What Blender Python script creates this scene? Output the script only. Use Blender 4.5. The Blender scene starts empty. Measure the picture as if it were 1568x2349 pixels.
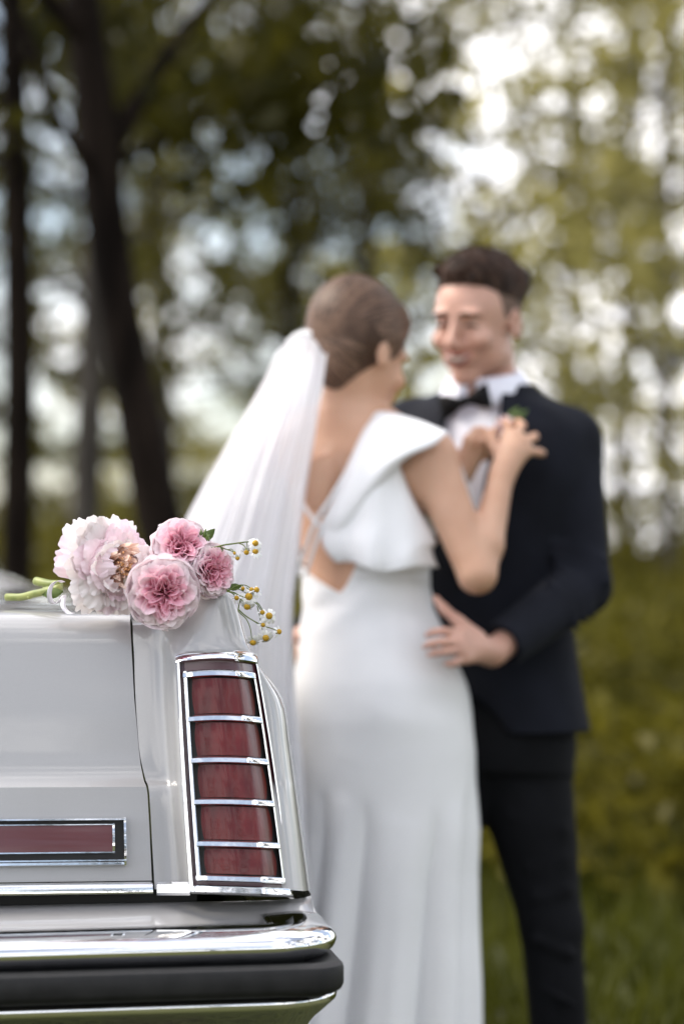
import bpy, bmesh, math, random
import numpy as np
from mathutils import Vector, Matrix, noise as mnoise

rng = np.random.default_rng(7)
random.seed(7)
R = math.radians
scene = bpy.context.scene
COL = scene.collection

# ------------------------------------------------------------------ camera, sky, sun, exposure
CAM_H = 1.12
FPX = 5546.0                       # focal length in photo units (frame 1568 x 2349)
HOR = 1260.0
CX, CY = 784.0, 1174.5
PITCH = math.atan((HOR - CY) / FPX)
cam_d = bpy.data.cameras.new('camera')
cam = bpy.data.objects.new('camera', cam_d)
COL.objects.link(cam)
cam_d.sensor_fit = 'VERTICAL'
cam_d.sensor_height = 36.0
cam_d.sensor_width = 24.0
cam_d.lens = 36.0 * FPX / 2349.0
cam_d.clip_start = 0.05
cam_d.clip_end = 3000
cam.location = (0, 0, CAM_H)
cam.rotation_euler = (math.pi / 2 + PITCH, 0, 0)
cam_d.dof.use_dof = True
cam_d.dof.focus_distance = 3.27
cam_d.dof.aperture_fstop = 2.05
scene.camera = cam

world = bpy.data.worlds.new('World')
scene.world = world
world.use_nodes = True
wn = world.node_tree
wn.nodes.clear()
SUN_EL, SUN_AZ = R(48), R(-78)       # azimuth from +Y towards +X
out = wn.nodes.new('ShaderNodeOutputWorld')
bg = wn.nodes.new('ShaderNodeBackground')
bg.inputs['Strength'].default_value = 0.12
sky = wn.nodes.new('ShaderNodeTexSky')
sky.sky_type = 'NISHITA'
sky.sun_disc = False
sky.sun_elevation = SUN_EL
sky.sun_rotation = SUN_AZ
sky.air_density = 1.0
sky.dust_density = 1.2
tc = wn.nodes.new('ShaderNodeTexCoord')
mp = wn.nodes.new('ShaderNodeMapping')
mp.inputs['Scale'].default_value = (1, 1, 1.7)
mp.inputs['Location'].default_value = (0.35, 0.2, 0.0)
ns = wn.nodes.new('ShaderNodeTexNoise')
ns.inputs['Scale'].default_value = 3.1
ns.inputs['Detail'].default_value = 6
ns.inputs['Roughness'].default_value = 0.55
cr = wn.nodes.new('ShaderNodeValToRGB')
cr.color_ramp.elements[0].position = 0.46
cr.color_ramp.elements[0].color = (0.12, 0.12, 0.12, 1)
cr.color_ramp.elements[1].position = 0.57
cr.color_ramp.elements[1].color = (1, 1, 1, 1)
mx = wn.nodes.new('ShaderNodeMixRGB')
mx.inputs['Color2'].default_value = (14.6, 14.3, 14.5, 1)
L = wn.links.new
L(tc.outputs['Generated'], mp.inputs['Vector'])
L(mp.outputs['Vector'], ns.inputs['Vector'])
L(ns.outputs['Fac'], cr.inputs['Fac'])
L(cr.outputs['Color'], mx.inputs['Fac'])
L(sky.outputs['Color'], mx.inputs['Color1'])
L(mx.outputs['Color'], bg.inputs['Color'])
L(bg.outputs['Background'], out.inputs['Surface'])

sun_d = bpy.data.lights.new('sun', 'SUN')
sun_d.energy = 2.7
sun_d.angle = R(24)
sun_d.color = (1.0, 0.92, 0.80)
sun = bpy.data.objects.new('sun', sun_d)
COL.objects.link(sun)
sun.location = (10, 20, 30)
_sd = Vector((math.sin(SUN_AZ) * math.cos(SUN_EL), math.cos(SUN_AZ) * math.cos(SUN_EL), math.sin(SUN_EL)))
sun.rotation_euler = _sd.to_track_quat('Z', 'Y').to_euler()

scene.view_settings.view_transform = 'Standard'
scene.view_settings.look = 'None'
scene.view_settings.exposure = 0.70
scene.view_settings.gamma = 1.0
scene.render.engine = 'CYCLES'
scene.cycles.use_denoising = True
try:
    scene.cycles.denoiser = 'OPENIMAGEDENOISE'
except Exception:
    pass
scene.cycles.max_bounces = 8
scene.cycles.transparent_max_bounces = 12
scene.cycles.sample_clamp_indirect = 6.0
scene.cycles.caustics_reflective = False
scene.cycles.caustics_refractive = False


# ------------------------------------------------------------------ pixels to places
def wp(px, py, D):
    """the place at distance D (world Y) seen at photo position px, py"""
    u = (px - CX) / FPX
    v = (CY - py) / FPX
    # camera axes: forward (0,cos,sin), up (0,-sin,cos)
    c, s = math.cos(PITCH), math.sin(PITCH)
    dx, dy, dz = u, c - v * s, s + v * c
    k = D / dy
    return Vector((dx * k, D, CAM_H + dz * k))


CAR_YAW = R(9)
CAR_O = Vector((-0.985, 3.0436, 0.0))
_ca, _sa = math.cos(CAR_YAW), math.sin(CAR_YAW)


def cp(px, py, ly):
    """car-frame point (x right, y forward, z up) on the plane y = ly that is seen at px, py"""
    u = (px - CX) / FPX
    v = (CY - py) / FPX
    c, s = math.cos(PITCH), math.sin(PITCH)
    d = Vector((u, c - v * s, s + v * c))
    # world point = (0,0,H)+k d ; local y = -(X-Ox) sa + (Y-Oy) ca = ly
    k = (ly + (-CAR_O.x * _sa + CAR_O.y * _ca)) / (-d.x * _sa + d.y * _ca)
    w = Vector((0, 0, CAM_H)) + d * k
    rx, ry = w.x - CAR_O.x, w.y - CAR_O.y
    return Vector((rx * _ca + ry * _sa, ly, w.z))


def car_w(p):
    return Vector((CAR_O.x + p[0] * _ca - p[1] * _sa, CAR_O.y + p[0] * _sa + p[1] * _ca, p[2]))


# ------------------------------------------------------------------ objects
def tag(o, label=None, cat=None, group=None, kind=None):
    if label: o['label'] = label
    if cat: o['category'] = cat
    if group: o['group'] = group
    if kind: o['kind'] = kind
    return o


def empty(name, loc, label, cat, group=None, rz=0.0):
    o = bpy.data.objects.new(name, None)
    COL.objects.link(o)
    o.empty_display_size = 0.1
    o.location = loc
    o.rotation_euler = (0, 0, rz)
    return tag(o, label, cat, group)


def mesh_np(name, V, F, mat, smooth=True, normals=None):
    """V (n,3), F (m,k) index array with constant k"""
    V = np.asarray(V, dtype=np.float32)
    F = np.asarray(F, dtype=np.int32)
    me = bpy.data.meshes.new(name)
    me.vertices.add(len(V))
    me.vertices.foreach_set('co', V.ravel())
    m, k = F.shape
    me.loops.add(m * k)
    me.loops.foreach_set('vertex_index', F.ravel())
    me.polygons.add(m)
    me.polygons.foreach_set('loop_start', np.arange(0, m * k, k, dtype=np.int32))
    me.polygons.foreach_set('loop_total', np.full(m, k, dtype=np.int32))
    if smooth:
        me.polygons.foreach_set('use_smooth', np.ones(m, dtype=bool))
    me.update(calc_edges=True)
    me.validate()
    if mat is not None:
        for q in (mat if isinstance(mat, (list, tuple)) else [mat]):
            me.materials.append(q)
    return me


def link(name, me, parent=None, offset=None, **kw):
    """mesh -> object. offset: subtracted from the vertices (parent's place) so that world coordinates can be given"""
    o = bpy.data.objects.new(name, me)
    COL.objects.link(o)
    if offset is not None:
        co = np.empty(len(me.vertices) * 3, dtype=np.float32)
        me.vertices.foreach_get('co', co)
        co = co.reshape(-1, 3) - np.array(offset, dtype=np.float32)
        me.vertices.foreach_set('co', co.ravel())
        me.update()
    if parent is not None:
        o.parent = parent
    return tag(o, **kw)


class MB:
    """collects polygons of any size"""
    def __init__(s):
        s.v, s.f, s.m = [], [], []
        s.cur = 0

    def add(s, vs, fs):
        n = len(s.v)
        s.v += [tuple(v) for v in vs]
        s.f += [[i + n for i in f] for f in fs]
        s.m += [s.cur] * len(fs)

    def grid(s, rows, closed_u=False, closed_v=False):
        nr, nc = len(rows), len(rows[0])
        vs = [p for r in rows for p in r]
        fs = []
        for i in range(nr if closed_v else nr - 1):
            for j in range(nc if closed_u else nc - 1):
                a = i * nc + j
                b = i * nc + (j + 1) % nc
                c = ((i + 1) % nr) * nc + (j + 1) % nc
                d = ((i + 1) % nr) * nc + j
                fs.append([a, b, c, d])
        s.add(vs, fs)

    def tube(s, pts, rad, n=8, caps=True):
        pts = [Vector(p) for p in pts]
        if not hasattr(rad, '__len__'): rad = [rad] * len(pts)
        rows = []
        up = None
        for i, p in enumerate(pts):
            t = (pts[min(i + 1, len(pts) - 1)] - pts[max(i - 1, 0)]).normalized()
            if up is None:
                up = Vector((0, 0, 1)) if abs(t.z) < 0.9 else Vector((1, 0, 0))
            a = t.cross(up)
            if a.length < 1e-6: a = t.orthogonal()
            a.normalize()
            b = a.cross(t).normalized()
            up = b
            rows.append([p + (a * math.cos(2 * math.pi * k / n) + b * math.sin(2 * math.pi * k / n)) * rad[i] for k in range(n)])
        nv = len(s.v)
        s.grid(rows, closed_u=True)
        if caps:
            s.f.append([nv + k for k in range(n)]); s.m.append(s.cur)
            s.f.append([nv + (len(pts) - 1) * n + k for k in reversed(range(n))]); s.m.append(s.cur)

    def box(s, c, h, rot=None):
        c = Vector(c)
        vs = []
        for dx in (-1, 1):
            for dy in (-1, 1):
                for dz in (-1, 1):
                    v = Vector((dx * h[0], dy * h[1], dz * h[2]))
                    if rot is not None: v = rot @ v
                    vs.append(c + v)
        s.add(vs, [[0, 1, 3, 2], [4, 6, 7, 5], [0, 4, 5, 1], [2, 3, 7, 6], [0, 2, 6, 4], [1, 5, 7, 3]])

    def ellipsoid(s, c, r, rot=None, nu=14, nv=9):
        c = Vector(c)
        rows = []
        for i in range(nv + 1):
            th = math.pi * i / nv
            row = []
            for j in range(nu):
                ph = 2 * math.pi * j / nu
                v = Vector((r[0] * math.sin(th) * math.cos(ph), r[1] * math.sin(th) * math.sin(ph), r[2] * math.cos(th)))
                if rot is not None: v = rot @ v
                row.append(c + v)
            rows.append(row)
        s.grid(rows, closed_u=True)

    def mesh(s, name, mat, smooth=True, merge=False, auto=None, bevel=None):
        me = bpy.data.meshes.new(name)
        me.from_pydata(s.v, [], s.f)
        me.update()
        bm = bmesh.new(); bm.from_mesh(me)
        if len(s.m) == len(bm.faces):
            for f, m in zip(bm.faces, s.m): f.material_index = m
        if merge: bmesh.ops.remove_doubles(bm, verts=bm.verts, dist=1e-5)
        bmesh.ops.recalc_face_normals(bm, faces=bm.faces)
        if bevel:
            ed = [e for e in bm.edges if len(e.link_faces) == 2 and e.calc_face_angle(0) > R(35)]
            bmesh.ops.bevel(bm, geom=ed, offset=bevel, segments=2, affect='EDGES', profile=0.6)
        for f in bm.faces: f.smooth = smooth
        bm.to_mesh(me); bm.free()
        if auto is not None:
            for e in me.edges: pass
            try:
                me.set_sharp_from_angle(angle=auto)
            except Exception:
                pass
        for q in (mat if isinstance(mat, (list, tuple)) else [mat]):
            me.materials.append(q)
        return me


def catmull(P, n):
    """resample a list of points (np arrays) with n steps per span"""
    P = [np.asarray(p, float) for p in P]
    res = []
    for i in range(len(P) - 1):
        p0 = P[i - 1] if i > 0 else 2 * P[0] - P[1]
        p1, p2 = P[i], P[i + 1]
        p3 = P[i + 2] if i + 2 < len(P) else 2 * P[-1] - P[-2]
        for k in range(n):
            t = k / n
            res.append(0.5 * ((2 * p1) + (-p0 + p2) * t + (2 * p0 - 5 * p1 + 4 * p2 - p3) * t * t + (-p0 + 3 * p1 - 3 * p2 + p3) * t ** 3))
    res.append(P[-1])
    return res


def surf(ctrl, nr, nc):
    """ctrl rows of control points -> dense rows (tensor Catmull-Rom)"""
    rows = [catmull(r, nc) for r in ctrl]
    cols = list(zip(*rows))
    dense = [catmull(c, nr) for c in cols]
    return [list(r) for r in zip(*dense)]


def interp(x, xs, ys):
    return float(np.interp(x, xs, ys))


def finish(o, solid=None, sub=None, offset=0):
    if solid:
        m = o.modifiers.new('solid', 'SOLIDIFY'); m.thickness = solid; m.offset = offset
    if sub:
        m = o.modifiers.new('sub', 'SUBSURF'); m.levels = sub; m.render_levels = sub
    return o


# ------------------------------------------------------------------ materials
def mat_new(name):
    m = bpy.data.materials.new(name)
    m.use_nodes = True
    nt = m.node_tree
    b = nt.nodes['Principled BSDF']
    return m, nt, b


def node(nt, t, **kw):
    n = nt.nodes.new(t)
    for k, v in kw.items():
        if k in n.inputs: n.inputs[k].default_value = v
        else: setattr(n, k, v)
    return n


def setp(b, **kw):
    for k, v in kw.items():
        k = k.replace('_', ' ')
        if k in b.inputs: b.inputs[k].default_value = v


def noisy(name, c1, c2, scale=20, rough=0.6, bump=0.0, bscale=None, detail=5, stretch=(1, 1, 1), coords='Object', lo=0.35, hi=0.65, dist=0.005, **kw):
    """two colours mixed by a noise, fine relief"""
    m, nt, b = mat_new(name)
    t = node(nt, 'ShaderNodeTexCoord')
    mpn = node(nt, 'ShaderNodeMapping')
    mpn.inputs['Scale'].default_value = stretch
    n = node(nt, 'ShaderNodeTexNoise', Scale=scale, Detail=detail)
    r = node(nt, 'ShaderNodeValToRGB')
    r.color_ramp.elements[0].position = lo
    r.color_ramp.elements[1].position = hi
    r.color_ramp.elements[0].color = (*c1, 1)
    r.color_ramp.elements[1].color = (*c2, 1)
    nt.links.new(t.outputs[coords], mpn.inputs['Vector'])
    nt.links.new(mpn.outputs['Vector'], n.inputs['Vector'])
    nt.links.new(n.outputs['Fac'], r.inputs['Fac'])
    nt.links.new(r.outputs['Color'], b.inputs['Base Color'])
    if bump:
        n2 = node(nt, 'ShaderNodeTexNoise', Scale=bscale or scale * 3, Detail=4)
        bp = node(nt, 'ShaderNodeBump', Strength=bump, Distance=dist)
        nt.links.new(mpn.outputs['Vector'], n2.inputs['Vector'])
        nt.links.new(n2.outputs['Fac'], bp.inputs['Height'])
        nt.links.new(bp.outputs['Normal'], b.inputs['Normal'])
    setp(b, Roughness=rough, **kw)
    return m


def leaf_mat(name, c1, c2, scale=2.0, trans=0.45, attr=True):
    """leaves: diffuse and translucent, colour varies from clump to clump"""
    m, nt, b = mat_new(name)
    nt.nodes.remove(b)
    o = nt.nodes['Material Output']
    g = node(nt, 'ShaderNodeNewGeometry')
    r = node(nt, 'ShaderNodeValToRGB')
    r.color_ramp.elements[0].color = (*c1, 1)
    r.color_ramp.elements[1].color = (*c2, 1)
    n = node(nt, 'ShaderNodeTexNoise', Scale=scale, Detail=2)
    mxx = node(nt, 'ShaderNodeMath', operation='ADD')
    mul = node(nt, 'ShaderNodeMath', operation='MULTIPLY')
    mul.inputs[1].default_value = 0.5
    nt.links.new(g.outputs['Position'], n.inputs['Vector'])
    nt.links.new(g.outputs['Random Per Island'], mul.inputs[0])
    nt.links.new(mul.outputs[0], mxx.inputs[0])
    sub = node(nt, 'ShaderNodeMapRange')
    sub.inputs[1].default_value = 0.35; sub.inputs[2].default_value = 0.65
    sub.inputs[3].default_value = 0.0; sub.inputs[4].default_value = 0.5
    nt.links.new(n.outputs['Fac'], sub.inputs[0])
    nt.links.new(sub.outputs[0], mxx.inputs[1])
    nt.links.new(mxx.outputs[0], r.inputs['Fac'])
    d = node(nt, 'ShaderNodeBsdfDiffuse')
    t = node(nt, 'ShaderNodeBsdfTranslucent')
    gl = node(nt, 'ShaderNodeBsdfGlossy', Roughness=0.35)
    gl.inputs['Color'].default_value = (0.5, 0.5, 0.5, 1)
    mx1 = node(nt, 'ShaderNodeMixShader', Fac=trans)
    mx2 = node(nt, 'ShaderNodeMixShader', Fac=0.02)
    nt.links.new(r.outputs['Color'], d.inputs['Color'])
    nt.links.new(r.outputs['Color'], t.inputs['Color'])
    nt.links.new(d.outputs[0], mx1.inputs[1]); nt.links.new(t.outputs[0], mx1.inputs[2])
    nt.links.new(mx1.outputs[0], mx2.inputs[1]); nt.links.new(gl.outputs[0], mx2.inputs[2])
    nt.links.new(mx2.outputs[0], o.inputs['Surface'])
    return m


def petal_mat(name, base, tip, trans=0.35, pw=1.0):
    """petal: colour runs from base to rim along the petal's own length (UV v), fine veins"""
    m, nt, b = mat_new(name)
    nt.nodes.remove(b)
    o = nt.nodes['Material Output']
    uv = node(nt, 'ShaderNodeUVMap')
    sep = node(nt, 'ShaderNodeSeparateXYZ')
    pwn = node(nt, 'ShaderNodeMath', operation='POWER'); pwn.inputs[1].default_value = pw
    n = node(nt, 'ShaderNodeTexNoise', Scale=3.0, Detail=4)
    mpn = node(nt, 'ShaderNodeMapping'); mpn.inputs['Scale'].default_value = (9, 1.2, 1)
    nt.links.new(uv.outputs[0], sep.inputs[0]); nt.links.new(uv.outputs[0], mpn.inputs[0])
    nt.links.new(mpn.outputs[0], n.inputs['Vector'])
    ad = node(nt, 'ShaderNodeMath', operation='MULTIPLY_ADD'); ad.inputs[1].default_value = 0.35; ad.inputs[2].default_value = -0.17
    s2 = node(nt, 'ShaderNodeMath', operation='ADD'); s2.use_clamp = True
    nt.links.new(sep.outputs[1], pwn.inputs[0])
    nt.links.new(n.outputs['Fac'], ad.inputs[0])
    nt.links.new(pwn.outputs[0], s2.inputs[0]); nt.links.new(ad.outputs[0], s2.inputs[1])
    mc = node(nt, 'ShaderNodeMixRGB')
    mc.inputs['Color1'].default_value = (*base, 1); mc.inputs['Color2'].default_value = (*tip, 1)
    nt.links.new(s2.outputs[0], mc.inputs['Fac'])
    bp = node(nt, 'ShaderNodeBump', Strength=0.25, Distance=0.0006)
    nt.links.new(n.outputs['Fac'], bp.inputs['Height'])
    d = node(nt, 'ShaderNodeBsdfDiffuse'); t = node(nt, 'ShaderNodeBsdfTranslucent')
    gl = node(nt, 'ShaderNodeBsdfGlossy', Roughness=0.45)
    m1 = node(nt, 'ShaderNodeMixShader', Fac=trans); m2 = node(nt, 'ShaderNodeMixShader', Fac=0.03)
    nt.links.new(mc.outputs[0], d.inputs['Color']); nt.links.new(mc.outputs[0], t.inputs['Color'])
    nt.links.new(bp.outputs[0], d.inputs['Normal'])
    nt.links.new(d.outputs[0], m1.inputs[1]); nt.links.new(t.outputs[0], m1.inputs[2])
    nt.links.new(m1.outputs[0], m2.inputs[1]); nt.links.new(gl.outputs[0], m2.inputs[2])
    nt.links.new(m2.outputs[0], o.inputs['Surface'])
    return m


M = {}
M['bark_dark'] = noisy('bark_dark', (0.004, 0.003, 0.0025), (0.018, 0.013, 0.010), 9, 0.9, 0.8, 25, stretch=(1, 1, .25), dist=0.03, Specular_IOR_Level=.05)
M['bark_grey'] = noisy('bark_grey', (0.022, 0.018, 0.014), (0.06, 0.05, 0.04), 9, 0.9, 0.8, 25, stretch=(1, 1, .25), dist=0.03)
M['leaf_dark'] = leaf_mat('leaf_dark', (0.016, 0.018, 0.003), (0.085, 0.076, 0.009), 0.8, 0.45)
M['leaf_mid'] = leaf_mat('leaf_mid', (0.030, 0.032, 0.005), (0.145, 0.130, 0.016), 0.6, 0.5)
M['leaf_warm_glow'] = leaf_mat('leaf_warm_glow', (0.13, 0.12, 0.035), (0.52, 0.46, 0.15), 0.6, 0.6)  # yellow-green leaves made paler: sun glow and haze put into the colour
M['leaf_bush'] = leaf_mat('leaf_bush', (0.042, 0.042, 0.006), (0.18, 0.155, 0.018), 0.9, 0.4)
M['grass'] = leaf_mat('grass', (0.034, 0.042, 0.006), (0.11, 0.115, 0.015), 1.2, 0.4)

# ------------------------------------------------------------------ the ground
def make_ground():
    n = 90
    xs = np.sign(np.linspace(-1, 1, n)) * np.abs(np.linspace(-1, 1, n)) ** 2.6 * 900
    X, Y = np.meshgrid(xs, xs + 12)
    Z = 0.02 * np.sin(X * 0.6 + 1.0) * np.cos(Y * 0.45)
    far = np.clip((np.hypot(X, Y) - 60) / 200, 0, 1)
    Z = Z * (1 - far)
    V = np.stack([X, Y, Z], -1).reshape(-1, 3)
    idx = np.arange(n * n).reshape(n, n)
    F = np.stack([idx[:-1, :-1], idx[:-1, 1:], idx[1:, 1:], idx[1:, :-1]], -1).reshape(-1, 4)
    m, nt, b = mat_new('meadow')
    g = node(nt, 'ShaderNodeNewGeometry')
    n1 = node(nt, 'ShaderNodeTexNoise', Scale=0.9, Detail=8, Roughness=0.65)
    n2 = node(nt, 'ShaderNodeTexNoise', Scale=30.0, Detail=5)
    r = node(nt, 'ShaderNodeValToRGB')
    e = r.color_ramp.elements
    e[0].position = 0.3; e[0].color = (0.055, 0.035, 0.018, 1)
    e[1].position = 0.7; e[1].color = (0.085, 0.092, 0.014, 1)
    k = e.new(0.45); k.color = (0.050, 0.055, 0.010, 1)
    r2 = node(nt, 'ShaderNodeValToRGB')
    r2.color_ramp.elements[0].color = (0.4, 0.4, 0.4, 1); r2.color_ramp.elements[1].color = (1.5, 1.5, 1.5, 1)
    mm = node(nt, 'ShaderNodeMixRGB', blend_type='MULTIPLY'); mm.inputs['Fac'].default_value = 1
    nt.links.new(g.outputs['Position'], n1.inputs['Vector']); nt.links.new(g.outputs['Position'], n2.inputs['Vector'])
    nt.links.new(n1.outputs['Fac'], r.inputs['Fac']); nt.links.new(n2.outputs['Fac'], r2.inputs['Fac'])
    nt.links.new(r.outputs['Color'], mm.inputs['Color1']); nt.links.new(r2.outputs['Color'], mm.inputs['Color2'])
    nt.links.new(mm.outputs['Color'], b.inputs['Base Color'])
    bp = node(nt, 'ShaderNodeBump', Strength=1.0, Distance=0.05)
    nt.links.new(n2.outputs['Fac'], bp.inputs['Height']); nt.links.new(bp.outputs[0], b.inputs['Normal'])
    setp(b, Roughness=0.95)
    link('ground', mesh_np('ground', V, F, m), kind='structure')


make_ground()


def leaf_quads(C, size, elong=1.6, up=0.0):
    """C (n,3) centres -> rhombic leaves with random facing"""
    n = len(C)
    a = rng.normal(size=(n, 3)); a /= np.linalg.norm(a, axis=1, keepdims=True)
    b = rng.normal(size=(n, 3)); b -= (b * a).sum(1, keepdims=True) * a
    b /= np.linalg.norm(b, axis=1, keepdims=True)
    s = size * rng.uniform(0.6, 1.4, (n, 1))
    V = np.stack([C - a * s * elong, C + b * s * .75, C + a * s * elong, C - b * s * .75], 1).reshape(-1, 3)
    F = np.arange(4 * n).reshape(-1, 4)
    return V, F


def make_grass():
    n = 60000
    d = rng.uniform(0, 1, n) ** 1.3 * 30 + 4.5
    x = rng.uniform(-1, 1, n) * (1.5 + d * 0.16)
    h = rng.uniform(0.04, 0.13, n) * (1 + d * 0.02)
    ang = rng.uniform(0, 2 * np.pi, n)
    w = 0.006 + 0.0008 * d
    lean = rng.normal(0, 0.4, (n, 2)) * h[:, None]
    B = np.stack([x, d, np.full(n, -0.02)], 1)
    t = np.stack([np.cos(ang) * w, np.sin(ang) * w, np.zeros(n)], 1)
    T = B + np.stack([lean[:, 0], lean[:, 1], h + 0.02], 1)
    V = np.stack([B - t, B + t, T], 1).reshape(-1, 3)
    F = np.arange(3 * n).reshape(-1, 3)
    link('grass', mesh_np('grass', V, F, M['grass'], smooth=False), kind='stuff',
         label='short green meadow grass under the trees', cat='grass')


make_grass()


# ------------------------------------------------------------------ trees
def crown_leaves(clumps, per, size, spread):
    """clumps: list of (x,y,z,r). leaves scattered through each clump, denser to its centre"""
    C = []
    for (x, y, z, r) in clumps:
        n = int(per * (r / spread) ** 1.5)
        p = rng.normal(size=(n, 3))
        p /= np.linalg.norm(p, axis=1, keepdims=True)
        p *= (rng.uniform(0, 1, (n, 1)) ** 0.55) * r
        p[:, 2] *= 0.6
        C.append(p + np.array([x, y, z]))
    return leaf_quads(np.concatenate(C), size)


def tree_meshes(height, base_r, lean, clump_n, per, leaf, crown_r, low, mat_leaf, mat_bark, seed, size=1.0):
    rr = random.Random(seed)
    mb = MB()
    pts, rad = [], []
    for i in range(11):
        t = i / 10
        pts.append(Vector((lean[0] * t + 0.12 * math.sin(3 * t + seed), lean[1] * t + 0.12 * math.cos(4 * t + seed), height * t - 0.1)))
        rad.append(base_r * (1 - 0.78 * t) * (1.25 if i == 0 else 1))
    mb.tube(pts, rad, 10)
    clumps = []
    for k in range(clump_n):
        t = low + (1 - low) * (k + 0.5) / clump_n
        p = pts[int(t * 10)].lerp(pts[min(10, int(t * 10) + 1)], t * 10 - int(t * 10))
        a = rr.uniform(0, 2 * math.pi)
        reach = crown_r * (0.35 + 0.65 * rr.random()) * (1.15 - 0.7 * max(0, (t - .5)) * 2 * 0.7)
        q = p + Vector((math.cos(a) * reach, math.sin(a) * reach, reach * rr.uniform(0.0, 0.6)))
        mid = p.lerp(q, 0.5) + Vector((0, 0, rr.uniform(-.1, .25)))
        br = base_r * 0.30 * (1.1 - t)+0.008
        mb.tube([p, mid, q], [br, br * .6, br * .2], 5)
        for e in range(3):
            f = (0.45, 0.75, 1.0)[e]
            c = p.lerp(q, f)
            clumps.append((c.x + rr.uniform(-.3, .3), c.y + rr.uniform(-.3, .3), c.z + rr.uniform(-.2, .3), size * rr.uniform(0.35, 0.85)))
    V, F = crown_leaves(clumps, per, leaf, 0.6)
    return mb.mesh('trunk', mat_bark), mesh_np('crown', V, F, mat_leaf, smooth=False)


def tree(loc, meshes, label, rz=0.0, scale=1.0, group=None, cat='tree', name='tree'):
    t = empty(name, loc, label, cat, group, rz)
    t.scale = (scale, scale, scale)
    link('trunk', meshes[0], t)
    link('crown', meshes[1], t)
    return t


# two big dark trees on the left, each with its own trunk line
def big_tree(path, widths, D, branches, clumps, label, per=170, leaf=0.045, mat='leaf_dark', name='tree'):
    mb = MB()
    P = [wp(x, y, D) for x, y in path]
    base = Vector((P[0].x, D, 0))
    rad = [w * D / FPX / 2 for w in widths]
    Pd = [Vector(p) for p in catmull(P, 4)]
    rd = np.interp(np.linspace(0, len(P) - 1, len(Pd)), range(len(P)), rad)
    mb.tube([p - base for p in Pd], list(rd), 14)
    for br in branches:
        pts = [wp(x, y, D + dd) - base for x, y, dd, _ in br]
        pd = catmull(pts, 4)
        rr_ = np.interp(np.linspace(0, len(br) - 1, len(pd)), range(len(br)), [w * D / FPX / 2 for *_, w in br])
        mb.tube(pd, list(rr_), 8)
    V, F = crown_leaves([(*(wp(x, y, D + dd) - base), r) for x, y, dd, r in clumps], per, leaf, 0.6)
    t = empty(name, base, label, 'tree')
    link('trunk', mb.mesh('trunk', M['bark_dark']), t)
    link('crown', mesh_np('crown', V, F, M[mat], smooth=False), t)
    return t


def scatter_clumps(boxes, rr):
    """boxes: (x0,x1,y0,y1,n,rmin,rmax,dspread)"""
    res = []
    for x0, x1, y0, y1, n, r0, r1, ds in boxes:
        for _ in range(n):
            res.append((rr.uniform(x0, x1), rr.uniform(y0, y1), rr.uniform(-ds * .15, ds * 1.4), rr.uniform(r0, r1)))
    return res


rr = random.Random(3)
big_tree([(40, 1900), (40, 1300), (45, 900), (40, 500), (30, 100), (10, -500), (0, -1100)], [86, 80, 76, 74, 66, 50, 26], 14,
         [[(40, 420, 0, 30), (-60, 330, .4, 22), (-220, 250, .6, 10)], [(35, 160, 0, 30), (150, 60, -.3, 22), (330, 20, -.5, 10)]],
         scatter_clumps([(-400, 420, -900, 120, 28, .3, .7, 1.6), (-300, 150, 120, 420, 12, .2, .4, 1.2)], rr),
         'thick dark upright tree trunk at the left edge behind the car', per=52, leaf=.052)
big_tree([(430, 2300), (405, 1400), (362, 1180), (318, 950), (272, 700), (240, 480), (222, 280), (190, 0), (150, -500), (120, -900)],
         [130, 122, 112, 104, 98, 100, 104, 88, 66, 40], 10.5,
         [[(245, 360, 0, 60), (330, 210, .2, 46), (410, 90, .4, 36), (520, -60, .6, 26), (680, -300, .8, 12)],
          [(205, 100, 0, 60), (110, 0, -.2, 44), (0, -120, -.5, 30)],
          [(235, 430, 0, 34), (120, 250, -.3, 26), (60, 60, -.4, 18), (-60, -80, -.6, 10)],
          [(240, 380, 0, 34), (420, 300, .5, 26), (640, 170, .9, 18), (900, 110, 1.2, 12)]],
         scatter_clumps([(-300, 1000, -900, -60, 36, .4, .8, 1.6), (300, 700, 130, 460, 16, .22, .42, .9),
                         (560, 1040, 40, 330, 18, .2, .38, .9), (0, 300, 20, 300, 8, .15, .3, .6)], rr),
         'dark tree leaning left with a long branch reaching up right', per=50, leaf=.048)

TA = tree_meshes(13, 0.16, (0.5, 0.2), 34, 27, 0.064, 2.4, 0.22, M['leaf_mid'], M['bark_grey'], 1, 1.15)
TB = tree_meshes(16, 0.08, (-0.6, 0.3), 38, 26, 0.062, 2.6, 0.16, M['leaf_dark'], M['bark_dark'], 2, 1.15)
TC = tree_meshes(12, 0.05, (0.2, -0.4), 30, 38, 0.060, 2.1, 0.14, M['leaf_warm_glow'], M['bark_grey'], 3, 1.1)
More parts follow.
